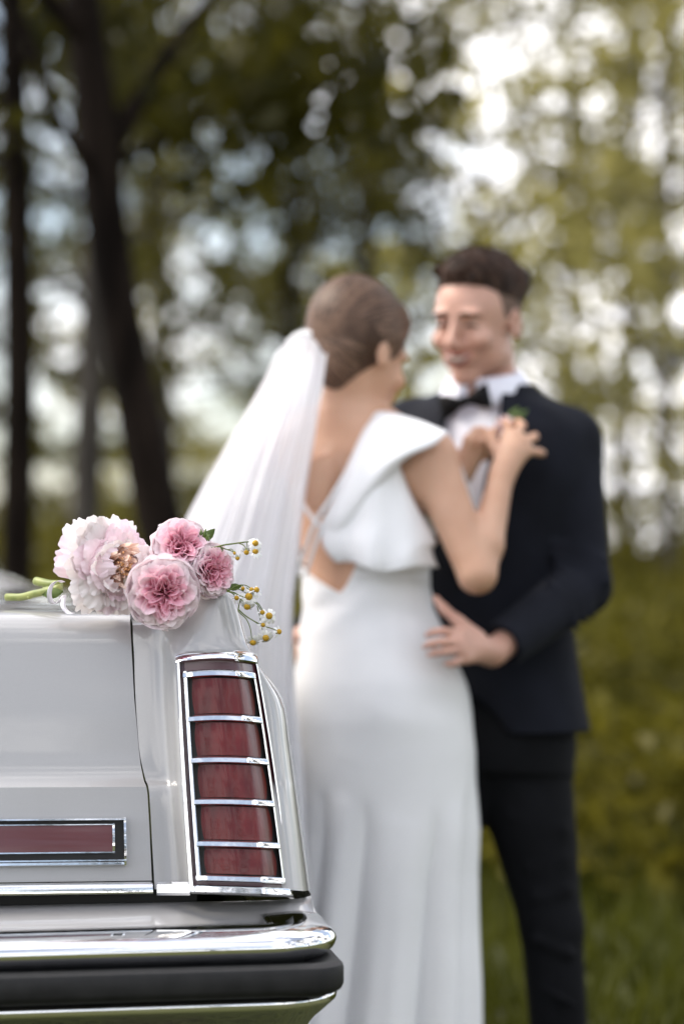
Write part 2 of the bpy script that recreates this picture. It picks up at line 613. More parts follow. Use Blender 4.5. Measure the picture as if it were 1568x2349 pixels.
# (px at that depth, depth, kind, scale, turn, label)
grove = [
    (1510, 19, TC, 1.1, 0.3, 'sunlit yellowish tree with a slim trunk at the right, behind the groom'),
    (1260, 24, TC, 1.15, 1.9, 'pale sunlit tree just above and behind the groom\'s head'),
    (640, 22, TB, 1.0, 2.6, 'dark leafy tree right of the leaning trunk, behind the veil'),
    (880, 27, TA, 1.0, 4.1, 'olive leafy tree behind the bride\'s head'),
    (170, 21, TA, 1.0, 0.9, 'olive tree standing between the two dark trunks on the left'),
]
for px, D, T, s, rz, lab in grove:
    p = wp(px, HOR, D)
    tree((p.x, D, 0), T, lab, rz, s)
GL = 'blurred leafy tree deep in the grove behind the couple'
for px, D, T, s, rz in [(-60, 33, TB, 1.0, 5.0), (420, 34, TA, 1.0, 3.3), (760, 38, TB, .95, 0.2), (1700, 30, TC, 1.2, 2.2),
                        (1420, 36, TA, 1.05, 1.1), (300, 44, TC, 1.0, 2.9), (1640, 42, TB, 1.0, 3.9)]:
    p = wp(px, HOR, D)
    tree((p.x, D, 0), T, GL, rz, s, group='blurred trees deep in the grove')
# trees round the clearing: behind, seen in the chrome; right, added to block skylight
for x, y, T, s, rz in [(-18, -26, TB, 1, 1), (-7, -31, TA, 1, 2), (2, -30, TB, 1.0, 3), (8, -22, TA, 1, 4), (12, -14, TB, 1, 5), (13, -6, TB, 1.1, 1.5), (9, 1, TA, 1.1, .7), (12, 5, TB, 1, 2.2),
                       (8, 8, TB, 1, 3.5), (-28, 2, TA, 1.0, 2.4), (14, 14, TA, 1.1, 5.2)]:
    tree((x, y, 0), T, 'leafy tree out of frame at the edge of the clearing', rz, s, group='trees round the clearing')


def woodland():
    """far-off wood that reads as one mass: leaves hung in clumps between 42 and 75 m"""
    rw = random.Random(11)
    C = []
    for _ in range(2100):
        d = rw.uniform(42, 75)
        x = rw.uniform(-.34, .34) * d
        z = rw.random() ** 1.25 * 15 + .3
        if mnoise.noise(Vector((x * .30, d * .06, z * .30))) < -0.22 + 0.03 * z: continue
        C.append((x, d, z, rw.uniform(.25, .75)))
    V, F = crown_leaves(C, 40, 0.115, 0.6)
    link('woodland', mesh_np('woodland', V, F, M['leaf_mid'], smooth=False), kind='stuff',
         label='far-off wood closing the view behind the grove', cat='woodland')


woodland()


def undergrowth():
    rw = random.Random(5)
    C = []
    for _ in range(900):
        d = 7.6 + 26 * rw.random() ** 1.3
        x = rw.uniform(-.26, .26) * d
        z = rw.random() ** 1.6 * (.10 + .055 * d)
        if d < 10.5 and x < .2: continue
        C.append((x, d, z, rw.uniform(.16, .34) + .008 * d))
    V, F = crown_leaves(C, 190, 0.030, 0.6)
    link('undergrowth', mesh_np('undergrowth', V, F, M['leaf_bush'], smooth=False), kind='stuff',
         label='olive green bushes and undergrowth beneath the trees', cat='bushes')


undergrowth()
# ------------------------------------------------------------------ paint, chrome, glass, flowers
def simple(name, col, rough=.5, **kw):
    m, nt, b = mat_new(name)
    setp(b, Roughness=rough, **kw)
    b.inputs['Base Color'].default_value = (*col, 1)
    return m


def paint():
    m, nt, b = mat_new('paint')
    t = node(nt, 'ShaderNodeTexCoord')
    n = node(nt, 'ShaderNodeTexNoise', Scale=900, Detail=2)
    r = node(nt, 'ShaderNodeValToRGB')
    r.color_ramp.elements[0].color = (.37, .365, .365, 1); r.color_ramp.elements[1].color = (.43, .425, .425, 1)
    n2 = node(nt, 'ShaderNodeTexNoise', Scale=7, Detail=6)
    r2 = node(nt, 'ShaderNodeMapRange'); r2.inputs[3].default_value = .30; r2.inputs[4].default_value = .42
    n3 = node(nt, 'ShaderNodeTexNoise', Scale=55, Detail=2)
    bp = node(nt, 'ShaderNodeBump', Strength=.05, Distance=.002)
    for q in (n, n2, n3): nt.links.new(t.outputs['Object'], q.inputs['Vector'])
    nt.links.new(n.outputs['Fac'], r.inputs['Fac']); nt.links.new(r.outputs['Color'], b.inputs['Base Color'])
    nt.links.new(n2.outputs['Fac'], r2.inputs[0]); nt.links.new(r2.outputs[0], b.inputs['Roughness'])
    nt.links.new(n3.outputs['Fac'], bp.inputs['Height']); nt.links.new(bp.outputs[0], b.inputs['Coat Normal'])
    setp(b, Metallic=.12, Coat_Weight=1.0, Coat_Roughness=.06)
    return m


def chrome():
    m, nt, b = mat_new('chrome')
    t = node(nt, 'ShaderNodeTexCoord')
    n = node(nt, 'ShaderNodeTexNoise', Scale=30, Detail=3)
    bp = node(nt, 'ShaderNodeBump', Strength=.06, Distance=.003)
    n2 = node(nt, 'ShaderNodeTexNoise', Scale=120, Detail=5)
    mr = node(nt, 'ShaderNodeMapRange'); mr.inputs[1].default_value = .45; mr.inputs[2].default_value = .8; mr.inputs[3].default_value = .025; mr.inputs[4].default_value = .12
    nt.links.new(t.outputs['Object'], n.inputs['Vector']); nt.links.new(t.outputs['Object'], n2.inputs['Vector'])
    nt.links.new(n.outputs['Fac'], bp.inputs['Height']); nt.links.new(bp.outputs[0], b.inputs['Normal'])
    nt.links.new(n2.outputs['Fac'], mr.inputs[0]); nt.links.new(mr.outputs[0], b.inputs['Roughness'])
    b.inputs['Base Color'].default_value = (.86, .87, .88, 1)
    setp(b, Metallic=1.0)
    return m


M['paint'] = paint()
M['chrome'] = chrome()
M['maroon'] = simple('maroon', (.085, .022, .032), .35, Coat_Weight=.6, Coat_Roughness=.05)
M['panel_red'] = noisy('panel_red', (.10, .016, .020), (.13, .022, .025), 3, .25, .03, 160, Coat_Weight=.6, Coat_Roughness=.03)
M['rubber'] = noisy('rubber', (.010, .010, .011), (.018, .018, .019), 30, .55, .25, 300, dist=.0006, Specular_IOR_Level=.3)
M['black'] = simple('black', (.004, .004, .004), .7)
M['glass_dark'] = simple('glass_dark', (.008, .010, .011), .03, Coat_Weight=1.0)
M['tyre'] = noisy('tyre', (.012, .012, .012), (.02, .02, .02), 40, .8)


def lens():
    """red acrylic, vertical reflection streaks put into its colour"""
    m, nt, b = mat_new('lens_red')
    t = node(nt, 'ShaderNodeTexCoord')
    w = node(nt, 'ShaderNodeTexWave', Scale=95); w.bands_direction = 'X'
    w.inputs['Distortion'].default_value = .6
    n = node(nt, 'ShaderNodeTexNoise', Scale=9, Detail=1)
    mpn = node(nt, 'ShaderNodeMapping'); mpn.inputs['Scale'].default_value = (6, 6, .25)
    r = node(nt, 'ShaderNodeValToRGB')
    r.color_ramp.elements[0].color = (.09, .002, .003, 1); r.color_ramp.elements[1].color = (.15, .004, .005, 1)  # darker and brighter red: streaks of reflected light painted in
    r.color_ramp.elements[0].position = .35; r.color_ramp.elements[1].position = .68
    nt.links.new(t.outputs['Object'], mpn.inputs[0]); nt.links.new(mpn.outputs[0], n.inputs['Vector'])
    nt.links.new(t.outputs['Object'], w.inputs['Vector'])
    nt.links.new(n.outputs['Fac'], r.inputs['Fac']); nt.links.new(r.outputs['Color'], b.inputs['Base Color'])
    bp = node(nt, 'ShaderNodeBump', Strength=.0, Distance=.0008)
    nt.links.new(w.outputs['Fac'], bp.inputs['Height']); nt.links.new(bp.outputs[0], b.inputs['Normal'])
    setp(b, Roughness=.35, Specular_IOR_Level=.1)
    tg = node(nt, 'ShaderNodeTangent'); tg.direction_type = 'RADIAL'; tg.axis = 'Z'
    gl = nt.nodes.new('ShaderNodeBsdfAnisotropic')
    gl.inputs['Roughness'].default_value = .22; gl.inputs['Anisotropy'].default_value = .96; gl.inputs['Rotation'].default_value = .25
    gl2 = nt.nodes.new('ShaderNodeBsdfAnisotropic'); gl2.inputs['Roughness'].default_value = .02
    gm = node(nt, 'ShaderNodeMixShader', Fac=.30)
    fr = node(nt, 'ShaderNodeFresnel', IOR=1.55)
    ms = node(nt, 'ShaderNodeMixShader')
    nt.links.new(tg.outputs[0], gl.inputs['Tangent'])
    nt.links.new(gl.outputs[0], gm.inputs[1]); nt.links.new(gl2.outputs[0], gm.inputs[2])
    nt.links.new(fr.outputs[0], ms.inputs['Fac'])
    nt.links.new(b.outputs[0], ms.inputs[1]); nt.links.new(gm.outputs[0], ms.inputs[2])
    nt.links.new(ms.outputs[0], nt.nodes['Material Output'].inputs['Surface'])
    return m


M['lens_red'] = lens()
M['leaf_green'] = noisy('leaf_green', (.05, .09, .012), (.13, .19, .035), 60, .5)
M['stem'] = noisy('stem', (.16, .20, .045), (.27, .30, .085), 60, .5, .3, 200, dist=.0006)
M['stem_thin'] = noisy('stem_thin', (.09, .13, .025), (.17, .21, .05), 80, .55)
M['ribbon'] = simple('ribbon', (.78, .76, .82), .35, Sheen_Weight=.3)
M['petal_simple'] = simple('petal_simple', (.78, .62, .66), .5, Subsurface_Weight=.2, Subsurface_Scale=.01)
M['peony_white'] = petal_mat('peony_white', (.93, .80, .74), (.96, .91, .91), .22, .6)
M['peony_cream'] = petal_mat('peony_cream', (.90, .80, .62), (.95, .92, .86), .22, .7)
M['peony_pink'] = petal_mat('peony_pink', (.93, .68, .70), (.96, .81, .87), .22, .6)
M['peony_salmon'] = petal_mat('peony_salmon', (.85, .42, .24), (.93, .74, .64), .4, .9)
M['rose_core'] = petal_mat('rose_core', (.80, .15, .31), (.95, .58, .68), .4, 1.1)
M['rose_mid'] = petal_mat('rose_mid', (.90, .34, .48), (.97, .73, .80), .25, 1.1)
M['rose_outer'] = petal_mat('rose_outer', (.93, .58, .68), (.97, .86, .89), .2, 1.0)
M['stamen'] = noisy('stamen', (.72, .36, .14), (.85, .55, .30), 300, .6)
M['daisy_yellow'] = noisy('daisy_yellow', (.38, .20, .006), (.58, .36, .02), 900, .7, .8, 900, dist=.0006)
M['daisy_white'] = simple('daisy_white', (.82, .82, .80), .5)


# ------------------------------------------------------------------ implicit surfaces for bodies and clothes
def _f(a): return np.asarray(a, dtype=np.float32)


class SD:
    def __init__(s): s.ops = []

    def cap(s, a, b, ra, rb=None, k=0.012, mode='u'):
        s.ops.append(('cap', _f(a), _f(b), ra, ra if rb is None else rb, k, mode)); return s

    def ell(s, c, r, M3=None, k=0.012, mode='u'):
        s.ops.append(('ell', _f(c), _f(r), None if M3 is None else _f(M3), k, mode)); return s

    def stack(s, secs, ax, ay, p=2.0, k=0.012, mode='u'):
        """secs rows: z, cx, cy, a, b (ascending z)"""
        q = np.array(sorted(secs), float)
        zz = np.linspace(q[0, 0], q[-1, 0], 80)
        # smooth resample
        pts = np.array(catmull([q[i] for i in range(len(q))], 8))
        o = np.argsort(pts[:, 0])
        pts = pts[o]
        s.ops.append(('stack', pts, _f(ax), _f(ay), p, k, mode)); return s

    def plane(s, pnt, n, k=0.004):
        """keep the side the normal n points to"""
        n = _f(n) / np.linalg.norm(n)
        s.ops.append(('plane', _f(pnt), n, k)); return s

    def ev(s, P):
        d = np.full(len(P), 1e3, np.float32)
        for o in s.ops:
            if o[0] == 'cap':
                _, a, b, ra, rb, k, mode = o
                ab = b - a
                t = np.clip(((P - a) @ ab) / max(float(ab @ ab), 1e-9), 0, 1)
                e = np.linalg.norm(P - a - t[:, None] * ab, axis=1) - (ra + (rb - ra) * t)
            elif o[0] == 'ell':
                _, c, r, M3, k, mode = o
                q = P - c
                if M3 is not None: q = q @ M3
                k0 = np.linalg.norm(q / r, axis=1)
                k1 = np.linalg.norm(q / (r * r), axis=1)
                e = k0 * (k0 - 1) / np.maximum(k1, 1e-6)
            elif o[0] == 'stack':
                _, q, ax, ay, p, k, mode = o
                z = P[:, 2]
                cx = np.interp(z, q[:, 0], q[:, 1]); cy = np.interp(z, q[:, 0], q[:, 2])
                a = np.interp(z, q[:, 0], q[:, 3]); b = np.interp(z, q[:, 0], q[:, 4])
                dx = P[:, 0] - cx; dy = P[:, 1] - cy
                u = (dx * ax[0] + dy * ax[1]) / a; v = (dx * ay[0] + dy * ay[1]) / b
                rr_ = (np.abs(u) ** p + np.abs(v) ** p) ** (1 / p)
                e = (rr_ - 1) * np.minimum(a, b)
                e = np.maximum(e, np.maximum(q[0, 0] - z, z - q[-1, 0])).astype(np.float32)
            else:
                _, pt, n, k = o
                e = -((P - pt) @ n)
                h = np.clip(0.5 - 0.5 * (e - d) / k, 0, 1) if False else None
                d = np.maximum(d, e)
                continue
            if mode == 'u':
                h = np.clip(0.5 + 0.5 * (e - d) / k, 0, 1)
                d = e + (d - e) * h - k * h * (1 - h)
            else:  # subtract
                e = -e
                h = np.clip(0.5 - 0.5 * (e - d) / k, 0, 1)
                d = e + (d - e) * h + k * h * (1 - h)
            d = d.astype(np.float32)
        return d


def sd_mesh(name, sd, lo, hi, h, mat, smooth_iter=1):
    lo = np.array(lo, float); hi = np.array(hi, float)
    B = 8
    nb = np.ceil((hi - lo) / (h * B)).astype(int)
    n = nb * B + 1
    G = np.empty(n, np.float32)
    bc = np.stack(np.meshgrid(*[np.arange(k) for k in nb], indexing='ij'), -1).reshape(-1, 3)
    ctr = (lo + (bc + 0.5) * B * h).astype(np.float32)
    dc = sd.ev(ctr)
    # fill with sign
    S = np.where(dc < 0, -1, 1).reshape(nb).astype(np.float32)
    G[:-1, :-1, :-1] = np.repeat(np.repeat(np.repeat(S, B, 0), B, 1), B, 2)
    G[-1] = 1; G[:, -1] = 1; G[:, :, -1] = 1
    act = bc[np.abs(dc) < B * h * 1.5]
    off = np.stack(np.meshgrid(*[np.arange(B + 1)] * 3, indexing='ij'), -1).reshape(-1, 3)
    for i in range(0, len(act), 600):
        ii = (act[i:i + 600, None, :] * B + off[None]).reshape(-1, 3)
        G[ii[:, 0], ii[:, 1], ii[:, 2]] = sd.ev((lo + ii * h).astype(np.float32))
    neg = G < 0
    c = [neg[a:(-1 if a == 0 else None), b:(-1 if b == 0 else None), d:(-1 if d == 0 else None)] for a in (0, 1) for b in (0, 1) for d in (0, 1)]
    cnt = sum(x.astype(np.int8) for x in c)
    cells = np.argwhere((cnt > 0) & (cnt < 8))
    idx = np.full(np.array(n) - 1, -1, np.int32)
    idx[cells[:, 0], cells[:, 1], cells[:, 2]] = np.arange(len(cells))
    acc = np.zeros((len(cells), 3)); w = np.zeros(len(cells))
    cor = [(a, b, d) for a in (0, 1) for b in (0, 1) for d in (0, 1)]
    vals = [G[cells[:, 0] + a, cells[:, 1] + b, cells[:, 2] + d] for a, b, d in cor]
    for i in range(8):
        for ax in range(3):
            if cor[i][ax] == 0:
                t = list(cor[i]); t[ax] = 1
                j = cor.index(tuple(t))
                a, b = vals[i], vals[j]
                m = (a < 0) != (b < 0)
                tt = np.where(m, a / np.where(m, a - b, 1), 0)
                tt = np.clip(tt, 0, 1)
                p = np.array(cor[i], float)[None] + np.zeros((len(cells), 3))
                p[:, ax] += tt
                acc += p * m[:, None]; w += m
    V = lo + (cells + acc / np.maximum(w, 1)[:, None]) * h
    F = []
    for ax in range(3):
        sl0 = [slice(None)] * 3; sl1 = [slice(None)] * 3
        sl0[ax] = slice(0, -1); sl1[ax] = slice(1, None)
        m = neg[tuple(sl0)] != neg[tuple(sl1)]
        e = np.argwhere(m)
        o1, o2 = [(1, 2), (2, 0), (0, 1)][ax]
        e = e[(e[:, o1] > 0) & (e[:, o2] > 0) & (e[:, o1] < n[o1] - 1) & (e[:, o2] < n[o2] - 1)]
        fl = neg[e[:, 0], e[:, 1], e[:, 2]]
        q = []
        for d1, d2 in ((-1, -1), (0, -1), (0, 0), (-1, 0)):
            z = e.copy(); z[:, o1] += d1; z[:, o2] += d2
            q.append(idx[z[:, 0], z[:, 1], z[:, 2]])
        q = np.stack(q, 1)
        q = np.where(fl[:, None], q, q[:, ::-1])
        F.append(q[(q >= 0).all(1)])
    F = np.concatenate(F)
    for _ in range(smooth_iter):
        s_ = np.zeros_like(V); k_ = np.zeros(len(V))
        for a, b in ((0, 1), (1, 2), (2, 3), (3, 0)):
            np.add.at(s_, F[:, a], V[F[:, b]]); np.add.at(k_, F[:, a], 1)
            np.add.at(s_, F[:, b], V[F[:, a]]); np.add.at(k_, F[:, b], 1)
        V = 0.4 * V + 0.6 * s_ / np.maximum(k_, 1)[:, None]
    return mesh_np(name, V, F, mat)


def skin_mat(name, c1, c2, red):
    m, nt, b = mat_new(name)
    t = node(nt, 'ShaderNodeTexCoord')
    n = node(nt, 'ShaderNodeTexNoise', Scale=14, Detail=5)
    n3 = node(nt, 'ShaderNodeTexNoise', Scale=260, Detail=3)
    r = node(nt, 'ShaderNodeValToRGB')
    r.color_ramp.elements[0].color = (*c1, 1); r.color_ramp.elements[1].color = (*c2, 1)
    r.color_ramp.elements[0].position = .3; r.color_ramp.elements[1].position = .7
    bp = node(nt, 'ShaderNodeBump', Strength=0.25, Distance=0.001)
    nt.links.new(t.outputs['Object'], n.inputs['Vector']); nt.links.new(t.outputs['Object'], n3.inputs['Vector'])
    nt.links.new(n.outputs['Fac'], r.inputs['Fac']); nt.links.new(r.outputs['Color'], b.inputs['Base Color'])
    nt.links.new(n3.outputs['Fac'], bp.inputs['Height']); nt.links.new(bp.outputs[0], b.inputs['Normal'])
    setp(b, Roughness=0.48, Subsurface_Weight=0.15, Subsurface_Scale=0.02)
    b.inputs['Subsurface Radius'].default_value = (1, .35, .2)
    return m


M['skin_groom'] = skin_mat('skin_groom', (0.54, 0.30, 0.225), (0.62, 0.37, 0.285), 1)
M['skin_bride'] = skin_mat('skin_bride', (0.52, 0.295, 0.19), (0.60, 0.36, 0.245), 1)
M['lips'] = noisy('lips', (0.30, 0.08, 0.075), (0.36, 0.11, 0.10), 60, .4)
M['teeth'] = noisy('teeth', (0.52, 0.45, 0.38), (0.58, 0.51, 0.44), 60, .3)
M['fade'] = noisy('fade', (0.13, 0.085, 0.065), (0.21, 0.135, 0.105), 200, .8)
M['hair_groom'] = noisy('hair_groom', (0.022, 0.012, 0.0085), (0.085, 0.048, 0.033), 60, .55, .8, 160, stretch=(1, 1, .3), dist=.004, Specular_IOR_Level=.2)
M['hair_bride'] = noisy('hair_bride', (0.065, 0.038, 0.026), (0.15, 0.092, 0.063), 22, .42, .7, 60, stretch=(1, .25, 1), dist=.004, Specular_IOR_Level=.15)
M['suit'] = noisy('suit', (0.0055, 0.0065, 0.0105), (0.0095, 0.011, 0.0175), 9, .9, .35, 600, dist=.0008)
M['suit'].node_tree.nodes['Principled BSDF'].inputs['Specular IOR Level'].default_value = 0.2
M['trousers'] = noisy('trousers', (0.003, 0.0033, 0.0045), (0.006, 0.0065, 0.0085), 8, .9, .35, 600, dist=.0008, Specular_IOR_Level=.2)
M['satin_black'] = noisy('satin_black', (0.0025, 0.0025, 0.003), (0.004, 0.004, 0.005), 20, .6, Specular_IOR_Level=.15)
M['shirt'] = noisy('shirt', (0.74, 0.75, 0.84), (0.80, 0.81, 0.89), 10, .7, .2, 500, dist=.0005)
M['dress'] = noisy('dress', (0.79, 0.795, 0.81), (0.85, 0.855, 0.87), 3, .55, .25, 9, dist=.012)
M['shoe'] = noisy('shoe', (0.006, 0.006, 0.006), (0.012, 0.011, 0.01), 8, .22)


def strand_mat():
    m, nt, b = mat_new('strands')
    g = node(nt, 'ShaderNodeNewGeometry'); r = node(nt, 'ShaderNodeValToRGB')
    r.color_ramp.elements[0].color = (.03, .016, .011, 1); r.color_ramp.elements[1].color = (.25, .15, .10, 1)
    nt.links.new(g.outputs['Random Per Island'], r.inputs['Fac']); nt.links.new(r.outputs['Color'], b.inputs['Base Color'])
    setp(b, Roughness=.5, Specular_IOR_Level=.3)
    return m


M['strands'] = strand_mat()


def frame3(f, roll=0.0, up=(0, 0, 1)):
    f = Vector(f).normalized()
    r = f.cross(Vector(up)).normalized()
    u = r.cross(f).normalized()
    if roll:
        q = Matrix.Rotation(roll, 3, f)
        r, u = q @ r, q @ u
    return Matrix((r, f, u)).transposed()   # columns right, forward, up


def add_head(sd, C, M3, male=True, smile=False, s=1.0):
    def H(x, y, z): return C + M3 @ (Vector((x, y, z)) * s)
    Rn = np.array(M3)
    def E(c, r, k=.015, mode='u'): sd.ell(H(*c), (np.array(r) * s).tolist(), Rn, k, mode)
    E((0, -.016, .035), (.076, .097, .090))
    E((0, .028, -.035), (.060, .066, .082), .03)
    E((0, .040, .030), (.062, .056, .058), .02)
    if male:
        E((.040, .012, -.070), (.020, .040, .026), .03); E((-.040, .012, -.070), (.020, .040, .026), .03)
        E((0, .066, -.106), (.026, .022, .018), .025)
    else:
        E((0, .064, -.100), (.018, .018, .015), .03)
    for sx in (-1, 1):
        E((sx * .031, .089, .024), (.022, .012, .007), .012)                      # brow
        E((sx * .032, .100, .002), (.016, .012, .011), .012, 's')                 # socket
        E((sx * .031, .080, .001), (.0135, .0135, .0125), .004)                   # closed lid
        ck = .012 if smile else .006
        E((sx * .041, .070 + ck * .4, -.036 + ck * .5), (.022, .021, .019), .018) # cheek
        E((sx * .078, -.012, -.012), (.009, .019, .031), .006)                    # ear
        E((sx * .085, -.004, -.006), (.006, .010, .018), .005, 's')
        E((sx * .013, .104, -.037), (.008, .010, .007), .006)                     # nostril wing
    sd.cap(H(0, .092, .014), H(0, .117, -.032), .0075 * s, .0115 * s, .010)       # nose
    sd.cap(H(-.024, .086, -.064), H(.024, .086, -.064), .010 * s, .010 * s, .014) # mouth mound
    if smile:
        for sx in (-1, 1):
            sd.cap(H(sx * .027, .088, -.052), H(sx * .022, .094, -.036), .003 * s, .003 * s, .010)
            sd.cap(H(sx * .030, .090, -.060), H(sx * .018, .106, -.036), .0025 * s, .002 * s, .008, 's')
    return H


def face_hit(sd, H, x, z):
    y = .16
    for _ in range(60):
        p = H(x, y, z)
        d = float(sd.ev(_f([p]))[0])
        if d < 0.0005: break
        y -= max(d * .7, .0005)
    return y


def hand(sd, wrist, palm, fingers, thumb, r=.0085, k=.007):
    """wrist: point, palm: knuckle-centre; fingers: list of joint lists"""
    w, p = Vector(wrist), Vector(palm)
    for fch in fingers:
        b = Vector(fch[0])
        sd.cap(w.lerp(p, .25), b, .016, r * 1.35, k * 2)
        for i in range(len(fch) - 1):
            sd.cap(fch[i], fch[i + 1], r * (1 - .10 * i), r * (1 - .10 * (i + 1)), k * .5)
    sd.cap(w, w.lerp(p, .6), .021, .022, .015)
    for i in range(len(thumb) - 1):
        sd.cap(thumb[i], thumb[i + 1], .0135 - .002 * i, .0115 - .002 * i, k)


def sheet(rows_P, nr=6, nc=6):
    """rows of (px,py,D) control points -> smooth grid of places"""
    ctrl = [[np.array(wp(*p)) for p in r] for r in rows_P]
    return surf(ctrl, nr, nc)


# ================================================================== the groom
def make_groom():
    GD = 4.82
    base = wp(1165, HOR, GD); base.z = 0
    fb = Vector((-.42, -.907, 0)).normalized()
    lf = Vector((-fb.y, fb.x, 0)); lf = Vector((.907, -.42, 0))   # his left
    root = empty('person', base, 'man in dark navy dinner jacket and black bow tie, smiling down at the woman', 'person')
    C = wp(1096, 733, 4.80)
    M3 = frame3((-.50, -.80, -.20), roll=R(-3))
    sd = SD()
    nb = wp(1125, 930, 4.84)
    # torso under the clothes, arms, legs: one continuous body
    def sec(py, cx, a, b, D=GD):
        p = wp(cx, py, D); return (p.z, p.x, p.y, a, b)
    sd.stack([sec(1700, 1120, .15, .10), sec(1500, 1120, .15, .095), sec(1330, 1120, .145, .09), sec(1100, 1130, .165, .10), sec(990, 1128, .165, .08), sec(930, 1125, .09, .06)], lf, fb, 2.2)
    Hh = add_head(sd, C, M3, True, True, 1.0)
    sd.cap(Hh(0, -.030, -.055), nb + Vector((0, .01, -.02)), .052, .058, .014)
    sL, eL, wL = wp(1300, 1012, 4.80), wp(1335, 1345, 4.72), wp(1128, 1497, 4.49)
    sR, eR, wR = wp(950, 985, 4.93), wp(805, 1330, 4.86), wp(712, 1455, 4.70)
    for s_, e_, w_ in ((sL, eL, wL), (sR, eR, wR)):
        sd.cap(nb.lerp(s_, .5), s_, .05, .05, .04)
        sd.cap(s_, e_, .045, .036, .02); sd.cap(e_, w_, .036, .026, .015)
    for hx, kx, ax_ in ((1190, 1264, 1290), (1020, 975, 960)):
        h_, k_, a_ = wp(hx, 1690, GD), wp(kx, 2110, GD - .02), wp(ax_, 2495, GD + .02)
        sd.cap(h_, k_, .078, .05, .03); sd.cap(k_, a_, .048, .036, .02)
        sd.cap(a_ + Vector((0, 0, -.02)), a_ + fb * .16 + Vector((0, 0, -.06)), .03, .022, .03)
    # left hand spread on her hip
    kn = wp(1062, 1476, 4.42)
    F4 = [[wp(1058, 1452, 4.425), wp(1016, 1447, 4.412), wp(992, 1450, 4.415), wp(978, 1457, 4.425)],
          [wp(1054, 1472, 4.415), wp(1012, 1472, 4.402), wp(988, 1477, 4.405), wp(972, 1484, 4.415)],
          [wp(1058, 1492, 4.415), wp(1018, 1495, 4.405), wp(996, 1499, 4.408), wp(982, 1503, 4.415)],
          [wp(1070, 1511, 4.42), wp(1048, 1519, 4.412), wp(1034, 1523, 4.415), wp(1022, 1523, 4.425)]]
    hand(sd, wL, kn, F4, [wp(1098, 1462, 4.45), wp(1050, 1425, 4.44), wp(1018, 1398, 4.445), wp(998, 1372, 4.46)])
    # right hand round her far hip
    hand(sd, wR, wp(694, 1475, 4.66),
         [[wp(694 + i, 1462 + 12 * i, 4.645), wp(687, 1480 + 11 * i, 4.61), wp(686, 1492 + 10 * i, 4.60), wp(688, 1500 + 9 * i, 4.59)] for i in range(4)],
         [wp(700, 1452, 4.66), wp(688, 1450, 4.62), wp(684, 1462, 4.60)])
    lo = (base.x - .52, 4.30, -.02); hi = (base.x + .30, 5.06, 1.78)
    link('body', sd_mesh('body', sd, lo, hi, .0042, M['skin_groom'], 2), root, base)

    # hair: short sides and a brushed-up top
    def plane_l(s_, y, z, n):
        s_.plane(Hh(0, y, z), M3 @ Vector(n))
    Rn = np.array(M3)
    hs = SD()
    hs.ell(Hh(0, -.018, .043), (.0795, .099, .093), Rn)
    for (x, y, z, r) in ((-.015, .038, .094, .033), (.015, .044, .096, .033), (.0, .012, .106, .048), (.026, .01, .088, .040), (-.026, .005, .088, .040), (0, -.045, .092, .055), (.03, -.065, .070, .05), (-.03, -.07, .065, .05)):
        hs.ell(Hh(x, y, z), (r, r, r * .72), Rn, .02)
    plane_l(hs, .088, .083, (0, -.42, .91))
    rh = random.Random(8)
    for _ in range(46):
        a, b = rh.uniform(-.048, .048), rh.uniform(-.03, .078)
        hs.cap(Hh(a, b - .03, .10 - abs(a) * .35), Hh(a * 1.1 + rh.uniform(-.01, .01), b + .010, .119 + rh.uniform(0, .016) - abs(a) * .60 - max(0, b - .05) * .55), .009, .004, .008)
    hme = sd_mesh('hair', hs, C - Vector((.17, .17, .17)), C + Vector((.17, .17, .2)), .003, M['hair_groom'], 1)
    hair = link('hair', hme, root, base)
    # short strands standing off the surface, combed forward and to one side
    co = np.empty(len(hme.vertices) * 3, np.float32); hme.vertices.foreach_get('co', co); co = co.reshape(-1, 3)
    nn = np.empty(len(hme.vertices) * 3, np.float32); hme.vertex_normals.foreach_get('vector', nn); nn = nn.reshape(-1, 3)
    hc = np.array(Hh(0, -.01, .03) - base)
    ok = np.where(((co - hc) * nn).sum(1) > 0)[0]
    pick = rng.choice(ok, 7000)
    P0 = co[pick] - nn[pick] * .003; N0 = nn[pick]
    comb = np.array(M3 @ Vector((-.15, .45, .45)))
    d = N0 * .55 + comb * .75 + rng.normal(0, .22, N0.shape)
    d -= N0 * np.minimum(0, (d * N0).sum(1, keepdims=True))
    ln = rng.uniform(.006, .015, (len(pick), 1))
    sd_ = np.cross(d, rng.normal(size=d.shape)); sd_ /= np.linalg.norm(sd_, axis=1, keepdims=True)
    Vh = np.stack([P0 - sd_ * .0008, P0 + sd_ * .0008, P0 + d * ln], 1).reshape(-1, 3)
    st = link('hair_strands', mesh_np('hair_strands', Vh, np.arange(len(Vh)).reshape(-1, 3), M['hair_groom'], smooth=False), hair)
    st['kind'] = 'stuff'
    fs = SD()
    fs.ell(Hh(0, -.017, .036), (.0785, .099, .092), Rn)
    plane_l(fs, .052, .03, (0, -.93, .36))
    fs.plane(Hh(0, 0, -.055), M3 @ Vector((0, -.35, .93)))
    link('hair_sides', sd_mesh('hair_sides', fs, C - Vector((.17, .17, .17)), C + Vector((.17, .17, .17)), .003, M['fade'], 1), root, base)
    # face details
    mb = MB()
